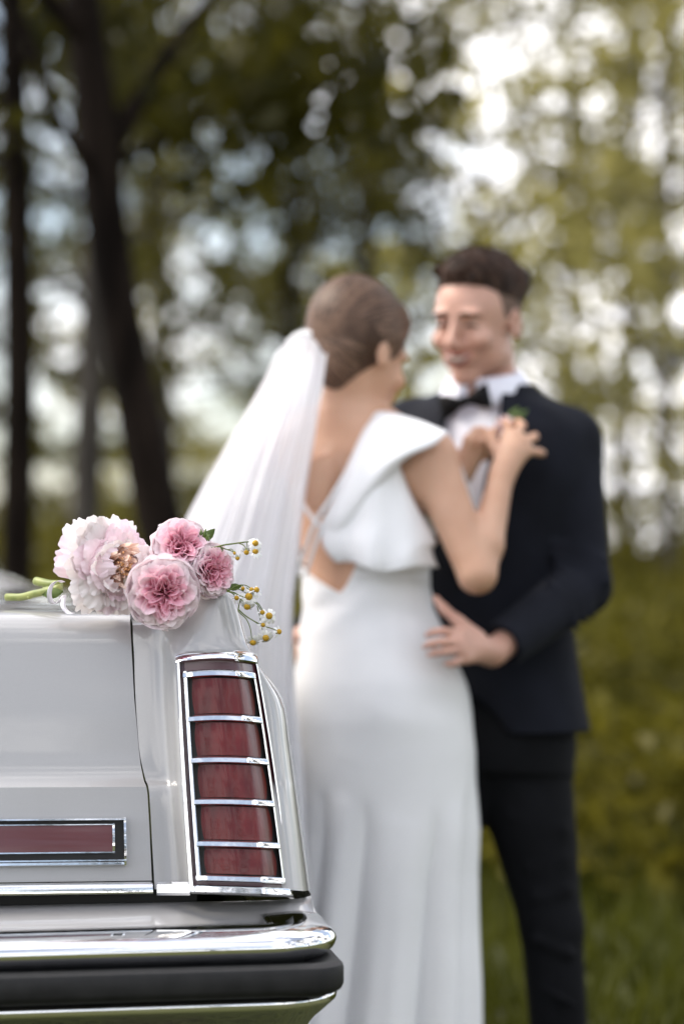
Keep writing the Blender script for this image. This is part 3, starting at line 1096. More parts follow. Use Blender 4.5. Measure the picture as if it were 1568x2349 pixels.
    for sx in (-1, 1):
        pts = []
        for t in range(6):
            x = sx * (.013 + .036 * t / 5); z = .021 + .006 * math.sin(math.pi * t / 5) - .001 * t
            pts.append(Hh(x, face_hit(sd, Hh, x, z) + .001, z))
        q = MB(); q.tube(pts, [.0018, .0035, .0036, .0033, .0026, .0012], 6)
        link('eyebrow', q.mesh('eyebrow', M['hair_groom']), root, base)
        pts = []
        for t in range(6):
            x = sx * (.018 + .027 * t / 5); z = -.004 - .0035 * math.sin(math.pi * t / 5) + .0008 * t
            z = -.002 + .003 * math.sin(math.pi * t / 5)
            pts.append(Hh(x, face_hit(sd, Hh, x, z) + .0004, z))
        q = MB(); q.tube(pts, [.0012, .0026, .0030, .0030, .0026, .0012], 6)
        link('eyelashes', q.mesh('eyelashes', M['hair_groom']), root, base)
    def mouth_curve(dz, amp, wx, push, n=9):
        pts = []
        for t in range(n):
            u = -1 + 2 * t / (n - 1)
            x = wx * u; z = -.066 + dz + amp * u * u
            pts.append(Hh(x, face_hit(sd, Hh, x, z) + push, z))
        return pts
    prof = [.0008, .0024, .0032, .0034, .0032, .0034, .0032, .0024, .0008]
    q = MB(); q.tube(mouth_curve(.008, .004, .030, .0005), prof, 8)
    q.tube(mouth_curve(-.010, .019, .029, .0005), [.0008] + [p * 1.15 for p in prof[1:-1]] + [.0008], 8)
    link('lips', q.mesh('lips', M['lips']), root, base)
    q = MB(); q.tube(mouth_curve(-.001, .0095, .025, -.0006), [.001, .0032, .0044, .0048, .0050, .0048, .0044, .0032, .001], 8)
    link('teeth', q.mesh('teeth', M['teeth']), root, base)

    # shirt
    sh = SD()
    sh.stack([sec(1640, 1120, .165, .112), sec(1500, 1120, .16, .105), sec(1330, 1120, .155, .10), sec(1100, 1130, .178, .112), sec(1000, 1128, .175, .095), sec(950, 1125, .12, .075), sec(918, 1117, .078, .066)], lf, fb, 2.2)
    link('shirt', sd_mesh('shirt', sh, lo, hi, .006, M['shirt'], 1), root, base)
    # collar: a band round the neck with two points, open in front
    nc = wp(1112, 895, 4.82)
    def ring(th, h, rad):
        # th measured from the front (fb) towards his left
        d = fb * math.cos(th) + lf * math.sin(th)
        back = (1 - math.cos(th)) / 2
        return nc + d * rad + Vector((0, 0, h + .030 * back))
    rows = []
    ths = [R(a) for a in np.linspace(6, 354, 41)]
    for (h, rad) in ((-.030, .081), (-.012, .078), (.006, .072), (.018, .068)):
        rows.append([ring(t, h, rad) for t in ths])
    q = MB(); q.grid(rows)
    # folded wings
    for sgn in (1, -1):
        wrow = []
        for j, (h, rad) in enumerate(((.018, .069), (.004, .080), (-.016, .090), (-.036, .093))):
            wrow.append([ring(sgn * R(a), h + (-.006 * j * max(0, 1 - a / 60)), rad) for a in np.linspace(8 + 3 * j, 165, 18)])
        q.grid(wrow)
    finish(link('shirt_collar', q.mesh('shirt_collar', M['shirt']), root, base), solid=.002)
    # bow tie
    bc_ = wp(1066, 921, 4.712)
    q = MB()
    ax_w = (lf * .98 + Vector((0, 0, .22))).normalized()
    up_w = Vector((0, 0, 1)) - ax_w * ax_w.z; up_w.normalize()
    for sg in (-1, 1):
        rows = []
        for t, hh, dp in ((.004, .007, .006), (.018, .012, .010), (.036, .021, .010), (.055, .0255, .007), (.057, .025, .001)):
            row = []
            for k in range(12):
                a = 2 * math.pi * k / 12
                row.append(bc_ + ax_w * sg * t * .93 + up_w * math.copysign(abs(math.sin(a)) ** .5, math.sin(a)) * hh + fb * math.copysign(abs(math.cos(a)) ** .7, math.cos(a)) * dp)
            rows.append(row)
        q.grid(rows, closed_u=True); n0 = len(q.v)
        q.f.append([n0 - 12 + k for k in range(12)]); q.m.append(0)
    q.ellipsoid(bc_ + fb * .005, (.009, .010, .011))
    link('bow_tie', q.mesh('bow_tie', M['satin_black']), root, base)

    # jacket
    jk = SD()
    jsec = [sec(1672, 1128, .198, .142), sec(1600, 1122, .190, .136), sec(1450, 1116, .176, .122), sec(1340, 1116, .170, .116),
            sec(1200, 1124, .186, .126), sec(1080, 1132, .200, .130), sec(1000, 1132, .196, .112), sec(955, 1130, .165, .090), sec(915, 1124, .105, .074), sec(885, 1122, .085, .066)]
    jk.stack(jsec, lf, fb, 2.3)
    jk.cap(wp(1195, 950, 4.83), sL, .050, .062, .035)
    jk.cap(wp(1040, 950, 4.86), sR + Vector((.0, 0, -.006)), .050, .064, .035)
    jk.cap(sL, eL, .066, .056, .02); jk.cap(eL, wL.lerp(eL, .04), .057, .044, .012)
    jk.cap(sR, eR, .064, .052, .02); jk.cap(eR, wR.lerp(eR, .05), .052, .042, .02)
    # sleeve creases
    for t in (.08, .16, .25):
        p = eL.lerp(wL, t)
        jk.cap(p + Vector((-.03, -.055, .045)), p + Vector((.03, -.05, -.05)), .005, .005, .016)
    for t in (.80, .88, .95):
        p = sL.lerp(eL, t)
        jk.cap(p + Vector((-.055, -.045, .025)), p + Vector((.05, -.05, -.008)), .005, .005, .016)
    # open front: wedge cut from the neck down to the button
    btn = wp(1062, 1330, 4.70)
    w_top = .082
    zc = wp(1062, 905, 4.70).z
    n1 = Vector((lf.x * (zc - btn.z), lf.y * (zc - btn.z), -w_top)).normalized()
    cut = SD()
    class Wedge:  # region in front, between two slanted planes
        pass
    jk.ops.append(('stack', np.array([[btn.z - .001, btn.x, btn.y, .004, .16], [btn.z + (zc - btn.z) * .5, btn.x, btn.y, .036, .16], [zc, btn.x, btn.y, .072, .15], [zc + .1, btn.x, btn.y, .085, .15]]), _f(lf), _f(fb), 6, .004, 's'))
    # neck hole, cuff ends, cutaway front hem
    jk.cap(nb + Vector((0, 0, .0)), nb + Vector((-.01, -.02, .14)), .073, .10, .004, 's')
    jk.cap(wL.lerp(eL, .0), wL.lerp(eL, -.3), .05, .05, .003, 's')
    hemf = wp(1035, 1735, 4.72)
    jk.cap(hemf + fb * .3, hemf - fb * .12, .12, .12, .02, 's')
    link('jacket', sd_mesh('jacket', jk, (lo[0], lo[1], .5), (hi[0] + .02, hi[1] + .04, 1.55), .0055, M['suit'], 2), root, base)
    # lapels: satin-edged flaps lying on the chest either side of the opening
    for pts in ([[(1150, 905, 4.735), (1186, 892, 4.76)], [(1146, 950, 4.700), (1204, 950, 4.725)], [(1128, 1040, 4.680), (1212, 1035, 4.70)], [(1104, 1150, 4.68), (1168, 1150, 4.69)], [(1068, 1320, 4.70), (1085, 1320, 4.70)]],
                [[(1022, 925, 4.775), (1000, 930, 4.80)], [(1018, 960, 4.76), (978, 968, 4.80)], [(1020, 1040, 4.745), (965, 1050, 4.77)], [(1036, 1150, 4.73), (985, 1160, 4.75)], [(1058, 1320, 4.71), (1040, 1320, 4.72)]]):
        q = MB(); q.grid(sheet(pts, 5, 6))
        finish(link('lapel', q.mesh('lapel', M['suit']), root, base), solid=.005)
    q = MB()
    q.ellipsoid(btn + fb * .02 + Vector((0, 0, -.01)), (.009, .004, .009))
    link('button', q.mesh('button', M['satin_black']), root, base)
    # trousers
    tr = SD()
    tr.stack([sec(1760, 1120, .160, .120), sec(1700, 1120, .172, .128), sec(1600, 1120, .166, .118), sec(1480, 1120, .160, .108)], lf, fb, 2.2)
    for hx, kx, ax_ in ((1190, 1264, 1290), (1020, 975, 960)):
        h_, k_, a_ = wp(hx, 1730, GD - .01), wp(kx, 2120, GD - .02), wp(ax_, 2505, GD + .02)
        tr.cap(h_, k_, .103, .061, .03); tr.cap(k_, a_, .061, .056, .02)
    for (x0, y0, x1, y1) in ((1150, 1790, 1235, 1765), (1225, 2060, 1300, 2040), (1215, 2150, 1310, 2190), (1235, 2260, 1320, 2310), (1170, 1870, 1290, 1900), (1210, 1990, 1290, 1970), (1240, 2400, 1330, 2420)):
        tr.cap(wp(x0, y0, GD - .085), wp(x1, y1, GD - .075), .004, .006, .02)
    link('trousers', sd_mesh('trousers', tr, (lo[0] + .15, 4.6, .04), (hi[0], 5.05, .98), .0055, M['trousers'], 1), root, base)
    for ax_ in (1290, 960):
        a_ = wp(ax_, 2505, GD + .02); a_.z = 0
        s_ = SD().cap(a_ + Vector((0, 0, .05)) - fb * .05, a_ + fb * .19 + Vector((0, 0, .035)), .043, .036, .02).plane((0, 0, .004), (0, 0, 1))
        link('shoe', sd_mesh('shoe', s_, a_ - Vector((.2, .25, .01)), a_ + Vector((.2, .2, .12)), .006, M['shoe'], 1), root, base)


make_groom()


# ================================================================== the bride
def make_bride():
    BD = 4.60
    base = wp(870, HOR, BD); base.z = 0
    Rt = Vector((.87, -.5, 0)).normalized(); Fw = Vector((.5, .87, 0)).normalized()
    root = empty('person', base, 'woman in white gown with long veil, seen from behind, reaching for the man\'s lapel', 'person')
    C = wp(822, 814, 4.60)
    M3 = frame3((.64, .70, -.32), roll=R(-4))
    sd = SD()
    def sec(py, cx, a, b, D=BD):
        p = wp(cx, py, D); return (p.z, p.x, p.y, a, b)
    tsec = [sec(1700, 880, .168, .142), sec(1560, 871, .158, .130), sec(1450, 852, .133, .108), sec(1340, 838, .116, .090), sec(1200, 833, .136, .097), sec(1100, 826, .152, .096),
            sec(1035, 818, .155, .084), sec(990, 808, .125, .064), sec(955, 800, .070, .050)]
    sd.stack(tsec, Rt, Fw, 2.15)
    H = add_head(sd, C, M3, False, False, .96)
    nb = wp(800, 968, 4.60)
    sd.cap(H(0, -.03, -.045), nb, .044, .046, .02)
    sd.cap(nb, wp(905, 1000, 4.56), .038, .030, .05)
    sd.cap(nb, wp(700, 985, 4.66), .036, .030, .05)
    sR, eR, wR = wp(985, 1048, 4.50), wp(1094, 1318, 4.42), wp(1150, 1092, 4.52)
    sL, eL, wL = wp(655, 1035, 4.70), wp(880, 1250, 4.74), wp(1052, 1092, 4.63)
    sd.cap(wp(905, 1010, 4.56), sR, .036, .045, .04); sd.cap(wp(720, 1000, 4.66), sL, .036, .043, .04)
    sd.ell(wp(975, 1085, 4.50), (.052, .05, .07), None, .03)
    sd.cap(sR, eR, .0460, .0350, .02)
    sd.cap(eR, eR.lerp(wR, .3), .033, .0345, .012); sd.cap(eR.lerp(wR, .3), wR, .0345, .022, .01)
    sd.cap(sL, eL, .042, .034, .02); sd.cap(eL, wL, .033, .022, .01)
    # shoulder blades and spine
    sd.ell(wp(735, 1110, 4.515), (.035, .012, .055), None, .03); sd.ell(wp(880, 1110, 4.49), (.035, .012, .055), None, .03)
    sd.cap(wp(790, 1060, 4.500), wp(776, 1345, 4.505), .006, .006, .03, 's')
    for hx in (930, 830):
        h_, k_, a_ = wp(hx, 1680, BD), wp(hx - 5, 2120, BD - .02), wp(hx, 2500, BD)
        sd.cap(h_, k_, .08, .05, .03); sd.cap(k_, a_, .048, .033, .02); sd.cap(a_ - Vector((0, 0, .02)), a_ + Fw * .15 - Vector((0, 0, .05)), .028, .02, .02)
    # right hand, bent over the flower on his lapel
    hand(sd, wR, wp(1182, 1010, 4.56),
         [[wp(1160, 1000, 4.575), wp(1166, 975, 4.60), wp(1158, 968, 4.63), wp(1150, 978, 4.65)],
          [wp(1182, 996, 4.56), wp(1197, 976, 4.585), wp(1188, 968, 4.62), wp(1176, 975, 4.645)],
          [wp(1200, 1012, 4.555), wp(1224, 1004, 4.575), wp(1226, 1000, 4.61), wp(1214, 1000, 4.64)],
          [wp(1208, 1034, 4.555), wp(1236, 1038, 4.57), wp(1243, 1040, 4.60), wp(1234, 1036, 4.63)]],
         [wp(1150, 1050, 4.55), wp(1130, 1020, 4.59), wp(1128, 995, 4.63), wp(1136, 984, 4.65)], r=.0090)
    hand(sd, wL, wp(1085, 1025, 4.64),
         [[wp(1075, 1018, 4.63), wp(1098, 1000, 4.62), wp(1115, 998, 4.63), wp(1126, 1003, 4.645)],
          [wp(1082, 1030, 4.625), wp(1106, 1012, 4.61), wp(1122, 1012, 4.62), wp(1131, 1018, 4.64)],
          [wp(1086, 1042, 4.63), wp(1106, 1030, 4.62), wp(1118, 1030, 4.63), wp(1126, 1036, 4.645)],
          [wp(1086, 1055, 4.635), wp(1102, 1046, 4.63), wp(1112, 1048, 4.635), wp(1118, 1052, 4.645)]],
         [wp(1062, 1060, 4.62), wp(1075, 1010, 4.61), wp(1092, 990, 4.62), wp(1108, 985, 4.64)], r=.0083)
    lo = (base.x - .25, 4.33, -.02); hi = (base.x + .40, 4.86, 1.68)
    link('body', sd_mesh('body', sd, lo, hi, .0042, M['skin_bride'], 1), root, base)

    # hair drawn back into a low knot
    Rn = np.array(M3)
    hs = SD()
    hs.ell(H(0, -.018, .050), (.085, .105, .102), Rn)
    hs.ell(H(0, -.058, -.003), (.066, .055, .080), Rn, .03)
    hs.ell(H(0, .045, .085), (.060, .050, .040), Rn, .03)
    hs.plane(H(0, .10, .050), M3 @ Vector((0, -.74, .67)))
    rh = random.Random(2)
    for i in range(0):
        a = rh.uniform(-1, 1)
        x0 = .078 * math.sin(a * 1.6)
        z0 = .044 + .096 * math.cos(a * 1.6)
        p0 = Vector((x0 * .9, .055 + rh.uniform(-.02, .03), z0 * .93))
        p1 = Vector((x0 * 1.10, -.035, z0 * 1.02 + .002))
        p2 = Vector((x0 * .4, -.105, -.02 + z0 * .25))
        pts = catmull([p0, p1, p2], 3)
        for u_, v_ in zip(pts[:-1], pts[1:]):
            hs.cap(H(*u_), H(*v_), .0035, .0035, .008)
    hair = link('hair', sd_mesh('hair', hs, C - Vector((.17, .17, .17)), C + Vector((.17, .17, .17)), .003, M['hair_bride'], 1), root, base)
    # strands combed back from the face to the knot
    rows_v, rows_f = [], []
    kn_ = Vector((-.012, -.122, -.045))
    for i in range(4500):
        while True:
            st_ = Vector((rh.gauss(0, 1), rh.gauss(0, 1), rh.gauss(0, 1))).normalized()
            # from the hairline and crown: above the line from forehead to nape
            if -.74 * (st_.y * .105 - .018 - .10) + .67 * (st_.z * .102 + .050 - .050) > .012: break
        en_ = Vector((st_.x * .25 + rh.uniform(-.08, .08), -.88, -.50 + rh.uniform(-.12, .12))).normalized()
        om = max(.05, st_.angle(en_))
        s_ = 1.0 + rh.uniform(.015, .062)
        pts = []
        for t in np.linspace(0, .96, 7):
            q_ = (st_ * math.sin((1 - t) * om) + en_ * math.sin(t * om)) / math.sin(om) if om < 3.1 else st_
            pts.append(H(q_.x * .085 * s_, -.018 + q_.y * .107 * s_, .050 + q_.z * .102 * s_))
        w_ = rh.uniform(.0006, .0016)
        n0 = len(rows_v)
        for j, p in enumerate(pts):
            tg = (pts[min(j + 1, 6)] - pts[max(j - 1, 0)]).normalized()
            o_ = (p - H(0, -.02, .03)).normalized()
            sv = tg.cross(o_).normalized() * w_
            rows_v += [p - sv, p + sv]
        rows_f += [[n0 + 2 * j, n0 + 2 * j + 1, n0 + 2 * j + 3, n0 + 2 * j + 2] for j in range(6)]
    for i in range(1500):
        st_ = Vector((rh.gauss(0, 1), rh.uniform(-1, .2), rh.uniform(-1.2, .4))).normalized()
        en_ = Vector((st_.x * .2, -.95, -.15 + rh.uniform(-.15, .15))).normalized()
        om = max(.05, st_.angle(en_)); s_ = 1.0 + rh.uniform(.02, .10)
        pts = []
        for t in np.linspace(0, .96, 7):
            q_ = (st_ * math.sin((1 - t) * om) + en_ * math.sin(t * om)) / math.sin(om)
            pts.append(H(q_.x * .067 * s_, -.058 + q_.y * .056 * s_, -.003 + q_.z * .081 * s_))
        w_ = rh.uniform(.0010, .0018); n0 = len(rows_v)
        for j, p in enumerate(pts):
            tg = (pts[min(j + 1, 6)] - pts[max(j - 1, 0)]).normalized()
            sv = tg.cross((p - H(0, -.03, .0)).normalized()).normalized() * w_
            rows_v += [p - sv, p + sv]
        rows_f += [[n0 + 2 * j, n0 + 2 * j + 1, n0 + 2 * j + 3, n0 + 2 * j + 2] for j in range(6)]
    st = link('hair_strands', mesh_np('hair_strands', np.array([tuple(v - base) for v in rows_v]), np.array(rows_f), M['strands']), hair)
    st['kind'] = 'stuff'
    bn = wp(768, 838, 4.545)
    bs = SD()
    for i in range(7):
        a0 = i * 2 * math.pi / 7
        pts = []
        for k in range(7):
            a = a0 + k * .62
            pts.append(bn + Vector((math.cos(a) * .023, -.008 + .006 * math.sin(2 * a), math.sin(a) * .034)))
        for u_, v_ in zip(pts[:-1], pts[1:]):
            bs.cap(u_, v_, .011, .011, .004)
    bs.ell(bn, (.03, .03, .036), None, .01)
    link('hair_knot', sd_mesh('hair_knot', bs, bn - Vector((.07, .07, .07)), bn + Vector((.07, .07, .07)), .0028, M['hair_bride'], 1), root, base)
    # earring
    q = MB(); e0 = H(.086, .0, -.045)
    q.ellipsoid(e0, (.004, .004, .004), nu=8, nv=5); q.tube([e0, e0 - Vector((0, 0, .022))], .0008, 5); q.ellipsoid(e0 - Vector((0, 0, .026)), (.004, .004, .006), nu=8, nv=5)

    # gown
    secs = sorted([(py, cx, a, b) for py, cx, a, b in
                   ((940, 800, .09, .07), (1000, 812, .13, .082), (1050, 820, .160, .094), (1100, 826, .160, .104), (1200, 833, .143, .104), (1280, 836, .128, .100), (1340, 838, .1225, .097), (1390, 843, .126, .102), (1450, 852, .139, .115),
                    (1560, 871, .165, .137), (1640, 878, .170, .146), (1720, 882, .1725, .149), (1800, 884, .172, .150), (1900, 884, .173, .152), (2000, 874, .174, .156), (2120, 866, .178, .165), (2250, 856, .186, .178), (2400, 842, .193, .195), (2590, 820, .24, .26))])
    pyv = [s_[0] for s_ in secs]
    def S(py): return [np.interp(py, pyv, [s_[k] for s_ in secs]) for k in (1, 2, 3)]
    sm = np.linspace(940, 2590, 60)
    def top(th):
        d = math.degrees(th)
        return np.interp(d, [-180, -120, -95, -62, -20, 0, 6, 14, 24, 36, 60, 85, 110, 180], [1085, 1075, 1130, 1290, 1335, 1360, 1345, 1310, 1250, 1190, 1090, 1060, 1060, 1085])
    def fold(th, py):
        # godets: narrow ridges falling from a curved seam
        y0 = 1785 + 90 * math.exp(-((math.degrees(th) - 45) / 40) ** 2) - 20 * math.sin(2 * th)
        t = max(0.0, (py - y0) / 550)
        A = .15 * t ** .6 + .004 * max(0, min(1, (py - y0 + 30) / 30))
        ph = th * 10 + .55 * math.sin(3 * th + 1.3) + .35 * math.sin(5 * th)
        w = math.cos(ph)
        w = 2 * abs(math.cos(ph / 2)) ** .8 - 1.25
        return A * w + .010 * math.sin(th * 27 + 2) * min(t, 1)
    rows = []
    NT = 220
    ths = [-math.pi + 2 * math.pi * i / NT for i in range(NT)]
    NV1, NV2 = 24, 90
    for j in range(NV1 + NV2):
        row = []
        for th in ths:
            if j < NV1: py = top(th) + (1420 - top(th)) * j / NV1
            else: py = 1420 + (2590 - 1420) * (j - NV1) / (NV2 - 1)
            cx, a, b = S(py)
            f = 1 + (fold(th, py) if py > 1700 else 0)
            # seat and waist shaping seen from behind
            hip = .010 * math.exp(-((py - 1600) / 85) ** 2) * (math.exp(-((math.degrees(th) - 32) / 26) ** 2) + math.exp(-((math.degrees(th) + 32) / 26) ** 2))
            wr = .0016 * math.sin((py + 60 * math.sin(th * 2)) / 17.) * math.exp(-((py - 1395) / 55) ** 2) + .002 * math.sin((py - 60 * th) / 21.) * math.exp(-((py - 1560) / 90) ** 2) * max(0, math.sin(th))
            c = wp(cx, py, BD)
            p = c + Rt * (math.sin(th) * (a * f + hip + wr)) - Fw * (math.cos(th) * (b * f + hip + wr))
            row.append((p.x, p.y, max(p.z, .012)))
        rows.append(row)
    q = MB(); q.grid(rows, closed_u=True)
    dr = link('gown', q.mesh('gown', M['dress']), root, base)
    finish(dr, solid=.004, offset=1)
    # belt seam under the drape
    rows = []
    for py, o in ((1312, .004), (1316, .008), (1322, .008), (1326, .003)):
        cx, a, b = S(py); c = wp(cx, py, BD)
        rows.append([tuple(c + Rt * (math.sin(t) * (a + o)) - Fw * (math.cos(t) * (b + o)) + Vector((0, 0, -.010 * math.sin(t)))) for t in [R(x) for x in np.linspace(16, 100, 40)]])
    q = MB(); q.grid(rows); link('waist_seam', q.mesh('waist_seam', M['dress']), root, base)
    # wide folded collar over the right shoulder
    band = [[(852, 952, 4.545), (880, 945, 4.52), (950, 962, 4.47), (1010, 985, 4.435), (1026, 992, 4.43)],
            [(832, 992, 4.515), (870, 972, 4.48), (925, 985, 4.44), (972, 1012, 4.415), (992, 1022, 4.415)],
            [(812, 1035, 4.500), (850, 1010, 4.46), (890, 1020, 4.43), (922, 1040, 4.41), (940, 1045, 4.412)],
            [(790, 1085, 4.492), (820, 1062, 4.455), (850, 1068, 4.435), (880, 1076, 4.42), (902, 1078, 4.425)],
            [(768, 1140, 4.492), (790, 1120, 4.462), (812, 1124, 4.445), (838, 1130, 4.435), (858, 1130, 4.44)],
            [(742, 1195, 4.497), (757, 1185, 4.475), (772, 1188, 4.462), (792, 1192, 4.455), (808, 1195, 4.46)],
            [(728, 1232, 4.503), (738, 1230, 4.49), (748, 1232, 4.485), (760, 1238, 4.48), (772, 1240, 4.485)]]
    q = MB(); q.grid(sheet(band, 6, 6))
    finish(link('shoulder_ruffle', q.mesh('shoulder_ruffle', M['dress']), root, base), solid=.004)
    # loose drape hanging from it
    dp = [[(800, 1100, 4.47), (850, 1075, 4.455), (905, 1062, 4.44), (915, 1072, 4.46)],
          [(765, 1165, 4.477), (830, 1140, 4.445), (890, 1120, 4.435), (938, 1130, 4.455)],
          [(742, 1215, 4.487), (820, 1200, 4.447), (900, 1180, 4.428), (968, 1190, 4.455)],
          [(740, 1245, 4.487), (822, 1245, 4.44), (900, 1235, 4.42), (1000, 1243, 4.46)],
          [(752, 1268, 4.485), (830, 1278, 4.436), (905, 1278, 4.416), (988, 1262, 4.452)],
          [(772, 1290, 4.487), (835, 1300, 4.438), (908, 1306, 4.418), (1004, 1306, 4.462)]]
    g = sheet(dp, 7, 9)
    gg = []
    for i, r_ in enumerate(g):
        row = []
        for j, p in enumerate(r_):
            u_, v_ = j / (len(r_) - 1), i / (len(g) - 1)
            row.append(Vector(p) + Vector((0, -1, 0)) * (.008 * math.sin(u_ * 15 + v_ * 2.2) * v_ ** .8) + Vector((0, 0, .006 * math.sin(u_ * 9) * v_ ** 3)))
        gg.append(row)
    q = MB(); q.grid(gg)
    finish(link('drape', q.mesh('drape', M['dress']), root, base), solid=.004)
    # the ruffle's front fall, beyond the arm
    fr = [[(1002, 998, 4.50), (1026, 990, 4.52)], [(1022, 1045, 4.52), (1044, 1040, 4.55)], [(1046, 1110, 4.53), (1068, 1100, 4.56)], [(1062, 1165, 4.53), (1088, 1160, 4.56)], [(1074, 1196, 4.53), (1098, 1188, 4.56)]]
    q = MB(); q.grid(sheet(fr, 6, 5))
    finish(link('ruffle_front', q.mesh('ruffle_front', M['dress']), root, base), solid=.004)
    # crossed straps
    for pts in ([(672, 1118, 4.56), (690, 1150, 4.515), (722, 1196, 4.492), (752, 1222, 4.49)], [(792, 1085, 4.484), (760, 1140, 4.482), (722, 1198, 4.488), (700, 1260, 4.50), (684, 1318, 4.52)],
                [(812, 1085, 4.478), (780, 1150, 4.476), (740, 1206, 4.484), (716, 1270, 4.494), (700, 1322, 4.51)]):
        P = catmull([wp(*p) for p in pts], 8)
        q = MB(); q.tube(P, .0036, 8)
        link('strap', q.mesh('strap', M['dress']), root, base)

    # veil: two layers of gathered tulle from a comb above the knot
    m, nt, b = mat_new('tulle')
    nt.nodes.remove(b); o = nt.nodes['Material Output']
    uvn = node(nt, 'ShaderNodeUVMap'); mpn = node(nt, 'ShaderNodeMapping'); mpn.inputs['Scale'].default_value = (26, .5, 1)
    n_ = node(nt, 'ShaderNodeTexNoise', Scale=1.0, Detail=5, Roughness=.6)
    mr = node(nt, 'ShaderNodeMapRange'); mr.inputs[1].default_value = .3; mr.inputs[2].default_value = .7; mr.inputs[3].default_value = .56; mr.inputs[4].default_value = .80
    lw = node(nt, 'ShaderNodeLayerWeight', Blend=.35)
    adn = node(nt, 'ShaderNodeMath', operation='MULTIPLY_ADD'); adn.inputs[1].default_value = .35; adn.use_clamp = True
    d = node(nt, 'ShaderNodeBsdfDiffuse'); d.inputs['Color'].default_value = (.90, .90, .93, 1)
    t = node(nt, 'ShaderNodeBsdfTranslucent'); t.inputs['Color'].default_value = (.90, .90, .93, 1)
    tr = node(nt, 'ShaderNodeBsdfTransparent')
    m1 = node(nt, 'ShaderNodeMixShader', Fac=.45); m2 = node(nt, 'ShaderNodeMixShader')
    nt.links.new(uvn.outputs[0], mpn.inputs[0]); nt.links.new(mpn.outputs[0], n_.inputs['Vector']); nt.links.new(n_.outputs['Fac'], mr.inputs[0])
    nt.links.new(lw.outputs['Facing'], adn.inputs[0]); nt.links.new(mr.outputs[0], adn.inputs[2])
    nt.links.new(d.outputs[0], m1.inputs[1]); nt.links.new(t.outputs[0], m1.inputs[2])
    nt.links.new(adn.outputs[0], m2.inputs['Fac']); nt.links.new(tr.outputs[0], m2.inputs[1]); nt.links.new(m1.outputs[0], m2.inputs[2])
    nt.links.new(m2.outputs[0], o.inputs['Surface'])
    Lp = [(662, 784, 4.57), (634, 808, 4.56), (598, 880, 4.55), (538, 985, 4.54), (470, 1100, 4.53), (405, 1222, 4.52), (340, 1350, 4.51), (270, 1500, 4.50), (160, 1800, 4.50), (20, 2560, 4.5)]
    Rp = [(752, 792, 4.53), (751, 815, 4.50), (742, 890, 4.455), (726, 1000, 4.43), (703, 1150, 4.43), (688, 1300, 4.435), (677, 1420, 4.43), (682, 1560, 4.43), (705, 1850, 4.38), (730, 2560, 4.22)]
    for layer in range(2):
        Lc = catmull([wp(x + 14 * layer, y, D + .03 * layer) for x, y, D in Lp], 6)
        Rc = catmull([wp(x - 8 * layer, y, D + .03 * layer) for x, y, D in Rp], 6)
        rows, uvs = [], []
        NS = 150
        for i, (a, c_) in enumerate(zip(Lc, Rc)):
            v_ = i / (len(Lc) - 1)
            A = .003 + .014 * min(1, v_ * 1.6)
            row = []
            for j in range(NS):
                u_ = j / (NS - 1)
                p = Vector(a) * (1 - u_) + Vector(c_) * u_
                uw = u_ + .045 * math.sin(u_ * 13 + 2 * layer) + .02 * math.sin(u_ * 31 + v_ * 2); fz = .8 * math.sin(uw * 27 + 3 * layer + v_ * 1.2) * (.6 + .4 * math.sin(u_ * 7 + v_ * 3)) + .45 * math.sin(uw * 63 + layer - v_ * 1.6) + .25 * math.sin(uw * 118 + v_ * 2)
                bulge = math.sin(math.pi * u_)
                p = p + Vector((0, -1, 0)) * (A * fz * .7 + (.07 - .05 * layer) * bulge * min(1, v_ * 3)) + Vector((A * .3 * math.cos(u_ * 34), 0, 0))
                p.z += .028 * bulge * max(0, 1 - v_ * 9) ** 1
                row.append((p.x, p.y, max(p.z, .01)))
                uvs.append((u_ + layer * .37, v_))
            rows.append(row)
        q = MB(); q.grid(rows)
        me = q.mesh('veil_layer', m)
        uvl = me.uv_layers.new(name='UVMap')
        li = np.empty(len(me.loops), dtype=np.int32); me.loops.foreach_get('vertex_index', li)
        uvl.data.foreach_set('uv', np.array(uvs, dtype=np.float32)[li].ravel())
        link('veil_layer', me, root, base)
    q = MB()
    P = catmull([wp(660, 788, 4.56), wp(684, 768, 4.545), wp(722, 768, 4.535), wp(754, 790, 4.53)], 6)
    q.tube(P, .006, 8)
    link('veil_comb', q.mesh('veil_comb', M['dress']), root, base)


